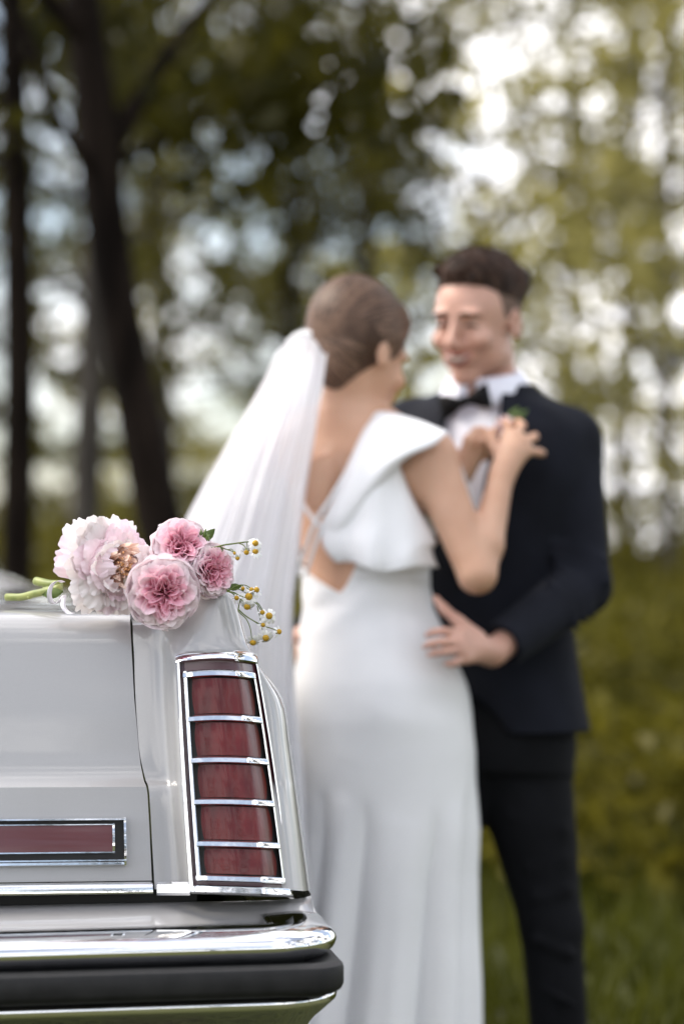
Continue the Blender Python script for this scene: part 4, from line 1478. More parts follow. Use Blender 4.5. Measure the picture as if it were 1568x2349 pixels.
# ------------------------------------------------------------------ boutonniere on his lapel
def make_boutonniere():
    c = wp(1152, 985, 4.655)
    root = empty('boutonniere', c, 'small pink and white flower with a green leaf pinned to the dark lapel', 'boutonniere')
    for (x, y, D, s_, a) in ((1180, 945, 4.66, .045, .9), (1196, 950, 4.665, .035, .5), (1140, 965, 4.66, .03, 2.2)):
        b0 = wp(1152, 985, 4.655); t0 = wp(x, y, D); d = t0 - b0
        q = MB(); nrm = Vector((0, -1, 0)); sd_ = d.cross(nrm).normalized()
        rows = []
        for i in range(7):
            t = i / 6; w = .009 * math.sin(math.pi * min(1, t * .95 + .03)) + .0005
            p = b0 + d * t * 1.3 + nrm * .006 * math.sin(t * 3)
            rows.append([p - sd_ * w, p + nrm * -.002, p + sd_ * w])
        q.grid(rows)
        finish(link('leaf', q.mesh('leaf', M['leaf_green']), root, c), solid=.0008)
    for k, (x, y, mt) in enumerate(((1146, 974, 'petal_pale'), (1160, 968, 'petal_white'), (1152, 990, 'petal_pale'))):
        p = wp(x, y, 4.648)
        q = MB()
        for j in range(9):
            a = j * 2.4; r_ = .003 + .0009 * j
            q.ellipsoid(p + Vector((math.cos(a) * r_, -.006 + .0006 * j, math.sin(a) * r_)), (.0055, .002, .0055), Matrix.Rotation(a, 3, 'Y') @ Matrix.Rotation(.6, 3, 'Z'), 8, 5)
        link('blossom', q.mesh('blossom', M['petal_simple']), root, c)


# ================================================================== the car
def vis(px, py, ly): return cp(px, py, ly)


SEAM = [(1405, 299), (1425, 299), (1450, 300), (1600, 308), (1750, 322), (1790, 330), (1810, 338), (1900, 343), (2050, 350)]
LIDP = [(1405, .20), (1413, .18), (1425, .165), (1450, .152), (1600, .125), (1765, .100), (1785, .092), (1805, .080), (1900, .068), (2050, .052)]
XS_ALL = .0


def lid_ly(py): return interp(py, [p[0] for p in LIDP], [p[1] for p in LIDP])
def seam_px(py): return interp(py, [p[0] for p in SEAM], [p[1] for p in SEAM])


BOW = .016


def lid_pt(u, py, off=0.0, xs=None, dz=0.0):
    """point on the rear face of the lid; u -1..1 between the seams; off: how far proud"""
    s = cp(seam_px(py), py, lid_ly(py))
    x = (s.x if xs is None else xs) * u
    k = x / s.x
    return Vector((x, s.y - BOW * (1 - k * k) - off, s.z + .006 * (1 - k * k) + dz))


def mirror_rows(rows):
    return [[Vector((-p[0], p[1], p[2])) for p in r] for r in rows]


def make_car():
    root = empty('car', CAR_O, 'light grey classic saloon with tall barred red tail lights and chrome bumper', 'car', rz=CAR_YAW)

    def L2(name, me, parent=None, **kw): return link(name, me, parent or root, **kw)

    # ---- trunk lid
    rows = []
    for ly, z in ((1.40, 1.046), (1.1, 1.048), (.8, 1.047), (.5, 1.043), (.36, 1.040), (.28, 1.036), (.235, 1.032)):
        xs = cp(301, 1405, .20).x + (ly - .2) * .02
        rows.append([Vector((xs * u, ly, z + .010 * (1 - u * u) * min(1, 1))) for u in np.linspace(-1, 1, 33)])
    fine = [1405, 1410, 1416, 1424, 1434, 1450, 1480, 1540, 1600, 1660, 1720, 1755, 1770, 1780, 1787, 1795, 1805, 1820, 1860, 1900, 1960, 2020]
    for py in fine:
        rows.append([lid_pt(u, py) for u in np.linspace(-1, 1, 33)])
    q = MB(); q.grid(rows)
    # lid flange turned inwards at the seam and bottom
    for s_ in (0, -1):
        q.grid([[r[s_] for r in rows], [r[s_] + Vector((0, .03, -.004)) if k > 6 else r[s_] + Vector((0, 0, -.02)) for k, r in enumerate(rows)]])
    lid = L2('trunk_lid', q.mesh('trunk_lid', M['paint'], merge=True, auto=R(32)))
    # chrome moulding along the lid's lower edge
    def strip(py0, py1, proud, u0, u1, n=40, name='lid_moulding', prof=None, par=None, mt='chrome'):
        prof = prof or [(0, 0), (.0, proud * .6), (.18, proud), (.5, proud * 1.1), (.85, proud), (1, proud * .5), (1, 0)]
        rw = []
        for u in np.linspace(u0, u1, n):
            rw.append([lid_pt(u, py0 + (py1 - py0) * t, o) for t, o in prof])
        m_ = MB(); m_.grid(rw); m_.f.append(list(range(len(prof)))); m_.m.append(0)
        m_.f.append([len(m_.v) - len(prof) + i for i in range(len(prof))][::-1]); m_.m.append(0)
        return L2(name, m_.mesh(name, M[mt], auto=R(40)), par)
    strip(2022, 2051, .010, -1, 1)
    # black sheet standing in for the shade in the gap under the lid
    rw = []
    for u in np.linspace(-1.08, 1.08, 30):
        x = cp(352, 2050, .05).x * u
        rw.append([Vector((x, .075, cp(352, 2030, .075).z)), Vector((x, .075, cp(352, 2095, .075).z - .01))])
    m_ = MB(); m_.grid(rw); L2('trunk_gap_shade', m_.mesh('trunk_gap_shade', M['black']))

    # ---- reflector panel in the lid
    xr = cp(288, 1925, .066).x
    def bar(y0, y1, ua, ub, proud, base, name, par, mt='chrome', n=24):
        prof = [(0, base), (.0, proud * .8), (.25, proud), (.75, proud), (1, proud * .8), (1, base)]
        rw = [[lid_pt(u, y0 + (y1 - y0) * t, o, xs=1.0) for t, o in prof] for u in np.linspace(ua, ub, n)]
        m_ = MB(); m_.grid(rw)
        m_.f.append(list(range(6))); m_.m.append(0); m_.f.append([len(m_.v) - 6 + i for i in range(6)][::-1]); m_.m.append(0)
        return L2(name, m_.mesh(name, M[mt], auto=R(40)), par)
    refl = L2('reflector', MBgrid([[lid_pt(u, y, .008, xs=1.0) for u in np.linspace(-xr, xr, 30)] for y in (1876, 1978)], 'reflector', M['black']))
    px1 = cp(283, 1925, .066).x
    pin = cp(262, 1920, .066).x; pin2 = cp(257, 1920, .066).x
    for sy, (a, b_) in enumerate(((1872, 1879), (1966, 1972))):
        bar(a, b_, -xr, xr, .016, 0, 'reflector_frame', refl)
    bar(1972, 1982, -xr, xr, .012, 0, 'reflector_skirt', refl)
    for sg in (-1, 1):
        bar(1872, 1982, sg * px1, sg * xr, .0165, 0, 'reflector_frame', refl, n=2)
    for (a, b_) in ((1886, 1890), (1949, 1954)):
        bar(a, b_, -pin, pin, .0125, .008, 'reflector_trim', refl)
    for sg in (-1, 1):
        bar(1886, 1954, sg * pin2, sg * pin, .0130, .008, 'reflector_trim', refl, n=2)
    rw = [[lid_pt(u, y, o, xs=1.0) for u in np.linspace(-pin2, pin2, 30)] for y, o in ((1889, .0100), (1919, .0106), (1950, .0100))]
    L2('reflector_lens', MBgrid(rw, 'reflector_lens', M['panel_red']), refl)

    # ---- quarter panel: ridge, blade end, recess and outer side in one skin
    def side(p, dy, dx=.0, dz=0.0): return Vector((p[0] + dx, p[1] + dy, p[2] + dz))
    R_ = []   # rows of control points c0..c8
    def prow(c):   # c: list of (px,py,ly) for c0..c6, then side columns added
        P = [cp(*k) for k in c]
        l = P[-1]
        zz = l.z
        sx = max(l.x, .5)
        P.append(Vector((l.x + (.012), l.y + .12, zz - .002)))
        xs_ = np.interp(zz, [.60, .80, .95, 1.03, 1.06], [.965, .965, .945, .90, .85])
        P.append(Vector((xs_ if zz < 1.0 else l.x + .02, .60, zz)))
        P.append(Vector((xs_ if zz < 1.0 else l.x + .03, 1.4, zz)))
        return P
    def trow(ly, zs, xs_):
        c = cp(301, 1405, .20).x + (ly - .2) * .02 + .004
        P = [Vector((c, ly, zs[0])), Vector((c + .02, ly, zs[0] + .002)), Vector((c + .062, ly, zs[1])), Vector((c + .10, ly, zs[2])), Vector((c + .122, ly, zs[3])), Vector((c + .142, ly, zs[4])), Vector((c + .150, ly, zs[4] - .02))]
        return P
    # top rows start at the rear window and come back to the blade end
    crown = [(304, 1429, .163), (340, 1426, .160), (400, 1401, .147), (447, 1369, .139), (498, 1357, .136), (524, 1362, .143), (545, 1404, .165)]
    Rc = prow(crown)
    for ly in (1.40, .95, .55, .30):
        P = []
        for k, p in enumerate(Rc):
            t = (ly - p.y)
            if k < 7:
                P.append(Vector((p.x + .015 * t, ly, p.z + (.008 if k < 2 else .004) + .006 * min(1, t * 3))))
            elif k == 7: P.append(Vector((p.x + .01, ly + .12, p.z - .004)))
            elif k == 8: P.append(Vector((p.x + .015, ly + .2 + .0, p.z - .004)))
            else: P.append(Vector((p.x + .02, ly + .3, p.z - .004)))
        R_.append(P)
    mid = [P.copy() for P in R_[-1]]
    R_.append([(a + Vector((0, .035, .0045 if k < 7 else 0))) if k < 7 else a for k, a in enumerate(Rc)])
    R_.append(Rc)
    R_.append(prow([(305, 1440, .152), (350, 1438, .149), (400, 1420, .135), (447, 1392, .128), (498, 1382, .124), (530, 1388, .134), (553, 1422, .160)]))
    R_.append(prow([(306, 1475, .147), (362, 1475, .141), (400, 1470, .116), (446, 1462, .108), (510, 1458, .108), (550, 1460, .122), (566, 1468, .155)]))
    R_.append(prow([(308, 1505, .142), (372, 1505, .134), (400, 1508, .094), (450, 1503, .100), (530, 1501, .100), (578, 1506, .114), (588, 1520, .150)]))
    R_.append(prow([(311, 1600, .126), (374, 1600, .120), (402, 1600, .082), (450, 1600, .082), (560, 1600, .105), (612, 1600, .112), (645, 1606, .155)]))
    R_.append(prow([(320, 1720, .107), (382, 1720, .102), (408, 1720, .064), (450, 1720, .064), (570, 1720, .085), (628, 1720, .090), (664, 1720, .140)]))
    R_.append(prow([(333, 1785, .094), (387, 1785, .091), (411, 1785, .056), (455, 1785, .056), (580, 1785, .072), (636, 1785, .078), (673, 1785, .128)]))
    R_.append(prow([(342, 1815, .080), (390, 1815, .078), (413, 1815, .052), (456, 1815, .052), (586, 1815, .066), (640, 1815, .070), (677, 1815, .122)]))
    R_.append(prow([(349, 1930, .066), (402, 1930, .064), (423, 1930, .038), (462, 1930, .038), (600, 1930, .046), (655, 1930, .050), (692, 1930, .102)]))
    R_.append(prow([(355, 2040, .055), (412, 2040, .052), (432, 2040, .026), (468, 2040, .026), (610, 2040, .028), (668, 2042, .032), (706, 2042, .084)]))
    dense = surf([[np.array(p) for p in r] for r in R_], 5, 5)
    for sg in (1, -1):
        q = MB()
        rws = dense if sg == 1 else mirror_rows(dense)
        q.grid(rws)
        # return edge into the seam and at the bottom
        q.grid([[Vector(r[0]) for r in rws], [Vector(r[0]) + Vector((0, .03, -.004)) for r in rws]])
        q.grid([[Vector(p) for p in rws[-1]], [Vector(p) + Vector((0, .03, 0)) for p in rws[-1]]])
        L2('quarter_panel', q.mesh('quarter_panel', M['paint'], merge=True, auto=R(32)))

    # ---- tail light
    def TL(u, v, off=0.0):
        """u 0..1 over the light from inside to outside, v 0..1 from the top to the bottom, off = proud"""
        top = [(404, 1520), (591, 1521)]
        bot = [(434, 2040), (671, 2048)]
        xl = 404 + (434 - 404) * v - 4 * math.sin(math.pi * v) * .6
        xr_ = 591 + (671 - 591) * max(0.0, v) ** .93 + 2 * math.sin(math.pi * v)
        px = xl + (xr_ - xl) * u
        yl = 1520 + 520 * v; yr = 1521 + 527 * v
        arch = -10 * (1 - v) * max(0.0, math.sin(math.pi * min(1, max(0, u)))) ** .8
        py = yl + (yr - yl) * u + arch
        ly = .066 - .066 * v
        wrap = 0.0 if u < .72 else .055 * ((u - .72) / .28) ** 1.25
        wrap += .008 * (1 - min(1, u / .12)) ** 2
        return cp(px, py, ly + wrap - off)

    def ribbon(fn, prof, n, name, par, mt, closed=False, sharp=R(30)):
        """fn(s)-> (u,v,du,dv) ; profile in (across, proud)"""
        rw = []
        for s in np.linspace(0, 1, n):
            rw.append([fn(s, a, o) for a, o in prof])
        return rw
    US = sorted(set(list(np.linspace(0, .70, 8)) + [.715, .73] + list(np.linspace(.76, 1, 8))))
    def hbar(v0, v1, u0, u1, o0, o1, name, par, mt='chrome', prof=None):
        prof = prof or [(0, o0), (0, o0 + (o1 - o0) * .6), (.10, o0 + (o1 - o0) * .9), (.24, o1), (.74, o1 + .0004), (.88, o0 + (o1 - o0) * .88), (1, o0 + (o1 - o0) * .5), (1, o0)]
        us = [u for u in US if u0 < u < u1]; us = [u0] + us + [u1]
        rw = [[TL(u, v0 + (v1 - v0) * t, o) for t, o in prof] for u in us]
        q = MB(); q.grid(rw); q.f.append(list(range(len(prof)))); q.m.append(0)
        q.f.append([len(q.v) - len(prof) + i for i in range(len(prof))][::-1]); q.m.append(0)
        return q
    def vbar(u0, u1, v0, v1, o0, o1, mt='chrome'):
        prof = [(0, o0), (0, o0 + (o1 - o0) * .7), (.16, o1), (.5, o1 + .0004), (.84, o1), (1, o0 + (o1 - o0) * .65), (1, o0)]
        rw = [[TL(u0 + (u1 - u0) * t, v, o) for t, o in prof] for v in np.linspace(v0, v1, 24)]
        q = MB(); q.grid(rw)
        return q
    protos = []
    def tlp(name, q, mt, par=None, auto=R(35)):
        me = q.mesh(name, M[mt], auto=auto)
        protos.append((name, me, par))
        return me
    # backing (maroon painted band between the two frames)
    q = MB(); q.grid([[TL(u, v, .006) for u in US] for v in np.linspace(.0, 1, 24)])
    tlp('housing', q, 'maroon')
    # outer frame
    tlp('outer_frame', hbar(-.028, .006, 0.0, 1.0, -.01, .018, '', None, prof=[(-.35, -.01), (-.1, .006), (.25, .016), (.75, .019), (1, .014), (1, .004)]), 'chrome')
    tlp('outer_frame', hbar(.975, 1.02, 0.0, 1.0, -.01, .020, '', None), 'chrome')
    tlp('outer_frame', vbar(-.005, .045, -.005, 1.0, -.01, .018), 'chrome')
    tlp('outer_frame', vbar(.975, 1.0, .0, 1.0, -.01, .015), 'chrome')
    # inner frame
    iu0, iu1 = .075, .945
    tlp('inner_frame', hbar(.045, .080, iu0, iu1, .004, .020, '', None), 'chrome')
    tlp('inner_frame', hbar(.932, .964, iu0, iu1, .004, .020, '', None), 'chrome')
    tlp('inner_frame', vbar(iu0, iu0 + .055, .045, .960, .004, .019), 'chrome')
    tlp('inner_frame', vbar(iu1 - .030, iu1, .050, .960, .004, .019), 'chrome')
    # four cross bars
    lv = [.255, .436, .617, .799]
    for v in lv:
        tlp('cross_bar', hbar(v - .0175, v + .0175, iu0 + .03, iu1 - .01, .000, .022, '', None), 'chrome')
    # five lens segments, bulging between the bars
    edges = [.080] + lv + [.932]
    lu0, lu1 = iu0 + .055, iu1 - .030
    for k in range(5):
        v0 = edges[k] + (.0 if k == 0 else .0155); v1 = edges[k + 1] - (.0155 if k < 4 else 0)
        # dark rebate then the lens
        q = MB(); q.grid([[TL(u, v, .007) for u in [lu0, .5, .72, .85, lu1]] for v in (v0, v1)])
        tlp('lens_rebate', q, 'black')
        a, b_ = lu0 + .014, lu1 - .012
        rw = []
        for v in np.linspace(v0 + .004, v1 - .004, 8):
            row = []
            for s in np.linspace(0, 1, 40):
                u = a + (b_ - a) * s
                bulge = .0115 * max(0.0, math.sin(math.pi * s)) ** .8 + .0008 * math.sin(s * 17 + .7) * math.sin(math.pi * s) + .0012 * math.sin(math.pi * (v - v0) / (v1 - v0))
                row.append(TL(u, v, .004 + bulge))
            rw.append(row)
        q = MB(); q.grid(rw)
        tlp('lens', q, 'lens_red', auto=None)
    for sg in (1, -1):
        tl = bpy.data.objects.new('tail_light', protos[0][1] if sg == 1 else protos[0][1])
        COL.objects.link(tl); tl.parent = root; tl.scale = (sg, 1, 1)
        for name, me, _ in protos[1:]:
            link(name, me, tl)
    # ---- chrome strip on the quarter between the seam and the light
    for sg in (1, -1):
        prof = [(2023, .0), (2023, .008), (2029, .012), (2048, .012), (2054, .008), (2054, 0)]
        rw = []
        for px in np.linspace(360, 436, 6):
            row = []
            for y, o in prof:
                p = cp(px, y, interp(px, [360, 436], [.048, .012]) - o)
                row.append(Vector((p.x * sg, p.y, p.z)))
            rw.append(row)
        q = MB(); q.grid(rw)
        for e in (0, -1):
            q.f.append(list(range(6)) if e == 0 else [len(q.v) - 6 + i for i in range(6)]); q.m.append(0)
        L2('quarter_moulding', q.mesh('quarter_moulding', M['chrome'], auto=R(35)))

    # ---- valance between lid and bumper
    rows = []
    for t, (ly, y, xe) in enumerate(((.07, 2050, 713), (.050, 2057, 714), (.034, 2066, 716), (.012, 2088, 724), (-.016, 2108, 731), (-.030, 2117, 736), (-.028, 2121, 736), (.02, 2124, 736))):
        e = cp(xe, y, ly + .05)
        zc = cp(352, y, ly).z - (.010 if t < 3 else 0)
        row = []
        for x in np.linspace(-1, 1, 41):
            X = x * (e.x - .05)
            k = abs(x) ** 3
            row.append(Vector((X, ly - .012 * (1 - x * x), zc * (1 - k) + e.z * k)))
        rr2 = []
        for a in (20, 45, 70, 90):
            rr2.append(Vector((e.x - .05 + .05 * math.sin(R(a)), ly + .05 - .05 * math.cos(R(a)), e.z)))
        rr2.append(Vector((e.x + .004, ly + .25, e.z)))
        rr2.append(Vector((.960, ly + .7, e.z)))
        rows.append([Vector((-p.x, p.y, p.z)) for p in reversed(rr2)] + row + rr2)
    L2('valance', MBgrid(rows, 'valance', M['paint']))

    # ---- bumper
    def path(x_end, r, y0=-.150, n=8):
        pts = []
        xc = x_end - r
        for x in np.linspace(0, xc, 12): pts.append((x, y0 - .010 * (1 - (x / xc) ** 2), 0.0, -1.0))
        for a in np.linspace(0, 90, 14)[1:]:
            pts.append((xc + r * math.sin(R(a)), y0 + r - r * math.cos(R(a)), math.sin(R(a)), -math.cos(R(a))))
        for y in (y0 + r + .15, y0 + r + .45): pts.append((x_end, y, 1.0, 0.0))
        return [(-x, y, -nx, ny) for x, y, nx, ny in reversed(pts[1:])] + pts
    def sweep(prof, pth, name, mt, auto=None, par=None, lim=.09):
        rw = []
        for x, y, nx, ny in pth:
            rw.append([Vector((x + nx * max(o, -lim if abs(nx) > .01 else o), y + ny * max(o, -lim if abs(nx) > .01 else o), z)) for o, z in prof])
        q = MB(); q.grid(rw)
        return L2(name, q.mesh(name, M[mt], auto=auto), par)
    def zb(y, o=0): return cp(500, y, -.150 - o).z
    xe_ = cp(770, 2180, -.06).x
    pth = path(xe_, .095)
    up = catmull([np.array(k) for k in [(o, zb(y, o)) for o, y in ((-.125, 2117), (-.08, 2122), (-.035, 2133), (-.010, 2152), (0, 2174), (-.001, 2192), (-.008, 2206), (-.024, 2219))]], 4)
    bp_ = sweep(up, pth, 'bumper', 'chrome')
    dn = catmull([np.array(k) for k in [(o, zb(y, o)) for o, y in ((-.024, 2286), (-.006, 2295), (0, 2303), (.001, 2312), (-.001, 2322), (-.012, 2338), (-.030, 2362), (-.05, 2410))]], 4)
    sweep(dn, pth, 'lower_bumper', 'chrome', par=bp_)
    xr2 = cp(774, 2250, -.03).x
    pr = path(xr2 - .026, .028)
    rub = [(o, zb(y, o)) for o, y in ((-.038, 2212), (.004, 2216), (.012, 2222), (.0175, 2229), (.019, 2238), (.019, 2274), (.016, 2285), (.010, 2291), (-.038, 2295))]
    sweep(rub, pr, 'bumper_rubber', 'rubber', R(40), bp_, lim=.027)

    # ---- rest of the body: cabin, flanks, bonnet, wheels (out of the frame or far out of focus)
    secs = []
    for ly, zt, w, zs in ((1.38, 1.03, .955, .97), (2.2, 1.02, .965, .96), (3.6, 1.01, .965, .95), (4.6, .99, .955, .93), (5.5, .93, .92, .88), (5.62, .80, .87, .74)):
        secs.append([Vector((sx * w_, ly, z_)) for sx, w_, z_ in
                     [(-1, w * .96, .28), (-1, w, .45), (-1, w, .72), (-1, w * .985, zs), (-1, w * .93, zt - .005), (-1, w * .5, zt + .012), (1, 0, zt + .018), (1, w * .5, zt + .012), (1, w * .93, zt - .005), (1, w * .985, zs), (1, w, .72), (1, w, .45), (1, w * .96, .28)]])
    q = MB(); q.grid(secs); n0 = len(q.v)
    q.f.append([n0 - 13 + i for i in range(13)]); q.m.append(0)
    # rear lower flanks
    for sx in (-1, 1):
        q.grid([[Vector((sx * .955, y, z)) for y in (.25, .6, 1.0, 1.38)] for z in (.28, .45, .63)])
    L2('body_shell', q.mesh('body_shell', M['paint'], merge=True))
    rows = []
    for ly, xt, xb, z in ((1.45, .60, .64, 1.046), (1.50, .58, .66, 1.060), (1.62, .55, .67, 1.078), (1.80, .50, .68, 1.098), (2.0, .48, .68, 1.104), (2.4, .48, .66, 1.07)):
        half = [Vector((0, ly, z + .012))] + [Vector((xt * k, ly, z + .012 * (1 - k))) for k in (.5, .8, .95, 1)] + [Vector((xt + (xb - xt) * k, ly, z + (1.035 - z) * k ** 1.3)) for k in (.3, .65, 1)]
        rows.append([Vector((-p.x, p.y, p.z)) for p in reversed(half[1:])] + half)
    L2('roof_base', MBgrid(rows, 'roof_base', M['paint']))
    base_c = [(.50, 1.84, 1.095), (.56, 2.45, 1.045), (.60, 3.0, 1.03), (.52, 3.85, 1.025)]
    roof_c = [(.42, 2.30, 1.365), (.46, 2.6, 1.40), (.48, 2.95, 1.40), (.44, 3.2, 1.375)]
    rw = []
    for t in np.linspace(0, 1, 7):
        ring_ = []
        pts = [Vector(b_).lerp(Vector(r_), t) + Vector((0.02 * math.sin(math.pi * t), 0, 0)) for b_, r_ in zip(base_c, roof_c)]
        full = pts + [Vector((-p.x, p.y, p.z)) for p in reversed(pts)]
        rw.append(full)
    q = MB(); q.grid(rw, closed_u=True)
    top = rw[-1]
    q.add([p for p in top], [list(range(8))])
    cab = L2('cabin', q.mesh('cabin', M['paint'], smooth=True, auto=R(30)))
    def pane(a, b_, c, d, inset=.06):
        P = [Vector(v) for v in (a, b_, c, d)]
        ce = sum(P, Vector()) / 4
        nrm = (P[1] - P[0]).cross(P[3] - P[0]).normalized()
        if nrm.dot(ce - Vector((0, 2.5, 1.1))) < 0: nrm = -nrm
        P2 = [p.lerp(ce, inset * 1.6) + nrm * .016 for p in P]
        q = MB(); q.add(P2, [[0, 1, 2, 3]]); 
        o = L2('window', q.mesh('window', M['glass_dark'], smooth=False), cab)
        finish(o, solid=.004)
    B, T = base_c, roof_c
    mx_ = lambda p: (-p[0], p[1], p[2])
    pane(B[0], mx_(B[0]), mx_(T[0]), T[0]); pane(B[3], mx_(B[3]), mx_(T[3]), T[3])
    for s_ in (lambda p: p, mx_):
        pane(s_(B[1]), s_(B[2]), s_(T[2]), s_(T[1]), .08); pane(s_(B[2]), s_(B[3]), s_(T[3]), s_(T[2]), .1)
    for y in (1.30, 4.35):
        for sx in (-1, 1):
            q = MB(); rw = []
            for a in range(33):
                an = 2 * math.pi * a / 32
                rw.append([Vector((sx * x, y + r_ * math.cos(an), .34 + r_ * math.sin(an))) for x, r_ in ((.76, .20), (.76, .31), (.79, .338), (.93, .338), (.966, .315), (.968, .21))])
            q.grid(rw)
            w = L2('wheel', q.mesh('wheel', M['tyre'], merge=True))
            q = MB(); rw = []
            for a in range(33):
                an = 2 * math.pi * a / 32
                rw.append([Vector((sx * x, y + r_ * math.cos(an), .34 + r_ * math.sin(an))) for x, r_ in ((.964, .212), (.970, .20), (.947, .17), (.952, .10), (.972, .06), (.974, .0))])
            q.grid(rw); L2('hubcap', q.mesh('hubcap', M['chrome'], merge=True), w)


def MBgrid(rows, name, mt, auto=None):
    q = MB(); q.grid(rows)
    return q.mesh(name, mt, auto=auto)


make_car()


# ================================================================== the bouquet on the lid
def Z1(zx, zy): return (zx / 2.3737, 1137.7 + zy / 2.3737)


def petal_mesh(name, fn, mt, nu=9, nv=8, thick=None):
    """fn(u -1..1, v 0..1) -> point"""
    rows, uvs = [], []
    for i in range(nv):
        v = i / (nv - 1)
        r_ = []
        for j in range(nu):
            u = -1 + 2 * j / (nu - 1)
            r_.append(fn(u, v)); uvs.append(((u + 1) / 2, v))
        rows.append(r_)
    q = MB(); q.grid(rows)
    me = q.mesh(name, mt)
    uvl = me.uv_layers.new(name='UVMap')
    li = np.empty(len(me.loops), dtype=np.int32); me.loops.foreach_get('vertex_index', li)
    uvl.data.foreach_set('uv', np.array(uvs, dtype=np.float32)[li].ravel())
    return me


def axis_frame(A, spin=0.0):
    A = Vector(A).normalized()
    X = A.cross(Vector((0, 0, 1))).normalized()
    Y = A.cross(X).normalized()
    return Matrix((X, Y, A)).transposed() @ Matrix.Rotation(spin, 3, 'Z')


def make_rose(root, base, C, A, Rr, seed, depth=.85, spin=0.0):
    """old garden rose: a cup of outer petals packed with quartered, folded inner ones"""
    rr_ = random.Random(seed)
    C = Vector(C); M3 = axis_frame(A, spin)
    hub = bpy.data.objects.new('rose', None); COL.objects.link(hub); hub.parent = root
    hub.location = C - Vector(base)
    def put(me):
        o = bpy.data.objects.new('petal', me); COL.objects.link(o); o.parent = hub
    nrings = 9
    ph0 = rr_.uniform(0, 6)
    NP = [3, 4, 5, 5, 6, 6, 6, 6, 6]
    for i in range(nrings):
        t = (i + .5) / nrings
        rad = Rr * (.07 + .93 * t ** .9)
        npet = NP[i]
        mt = M['rose_core'] if t < .40 else (M['rose_mid'] if t < .70 else M['rose_outer'])
        for k in range(npet):
            th0 = 2 * math.pi * (k / npet) + i * 1.3 + rr_.uniform(-.25, .25)
            dth = (math.pi / npet) * rr_.uniform(1.25, 1.7)
            fold_a = (.26 * (1 - t) ** .8 + .045) * Rr
            fr = rr_.uniform(1.3, 2.3); fp = rr_.uniform(0, 6); tilt = rr_.uniform(-.35, .35) * (1 - t)
            rim = Rr * (.44 + .12 * math.sin(math.pi * t) - .62 * t ** 3) + rr_.uniform(-.045, .045) * Rr
            s1, s2, s3 = rr_.random() * 6, rr_.random() * 6, rr_.random() * 6
            def fn(u, v, rad=rad, th0=th0, dth=dth, fold_a=fold_a, fr=fr, fp=fp, rim=rim, t=t, tilt=tilt, s1=s1, s2=s2, s3=s3):
                edge = 1 - .20 * abs(u) ** 3
                w = math.sin(min(1, v * 1.3 + .12) * math.pi / 2)
                th = th0 + dth * u * w
                r5 = 1 + .13 * (1 - t) * math.cos(5 * th + ph0) * v
                r_ = rad * (.35 + .65 * v ** .7) * r5
                r_ += fold_a * math.sin(fr * math.pi * u + fp) * v ** 1.2 * .6
                c_ = max(0, v - .68) / .32
                r_ += Rr * (.07 + .10 * t) * c_ ** 1.4
                z = -Rr * depth * .55 * (1 - v) ** 1.2 * (.4 + .6 * t) + rim * v * edge
                z -= Rr * (.02 + .07 * t) * c_ ** 2
                z += Rr * .035 * math.sin(6 * u + s1) * v + Rr * .02 * math.sin(13 * u + s2) * v ** 2
                r_ += Rr * .014 * math.sin(10 * u + s3) * v
                th += tilt * v
                r_ = max(r_, Rr * .01)
                return M3 @ Vector((r_ * math.cos(th), r_ * math.sin(th), z))
            put(petal_mesh('petal', fn, mt, 17, 11))
    # guard petals wrapping behind
    for k in range(7):
        th0 = 2 * math.pi * k / 7 + .3
        s1 = rr_.random() * 6
        def fn(u, v, th0=th0, s1=s1, k=k):
            th = th0 + .62 * u * math.sin(min(1, v * 1.2 + .1) * math.pi / 2)
            a = v * 1.75
            r_ = Rr * (.97 + .05 * math.sin(k * 2.3)) * max(0.0, math.sin(min(a, 1.57))) ** .8 + (Rr * .10 * max(0, v - .8) / .2)
            z = -Rr * depth * .62 * math.cos(min(a, 1.9)) - .02 * Rr + Rr * .06 * math.sin(5 * u + s1) * v ** 2 + Rr * .025 * math.sin(12 * u + s1) * v ** 3
            return M3 @ Vector((r_ * math.cos(th), r_ * math.sin(th), z + Rr * .10 * max(0, v - .7)))
        put(petal_mesh('petal', fn, M['rose_outer'], 11, 9))
    # calyx
    q = MB(); q.ellipsoid(M3 @ Vector((0, 0, -Rr * depth * .62)), (Rr * .22,) * 3, nu=10, nv=6)
    link('calyx', q.mesh('calyx', M['leaf_green']), hub)


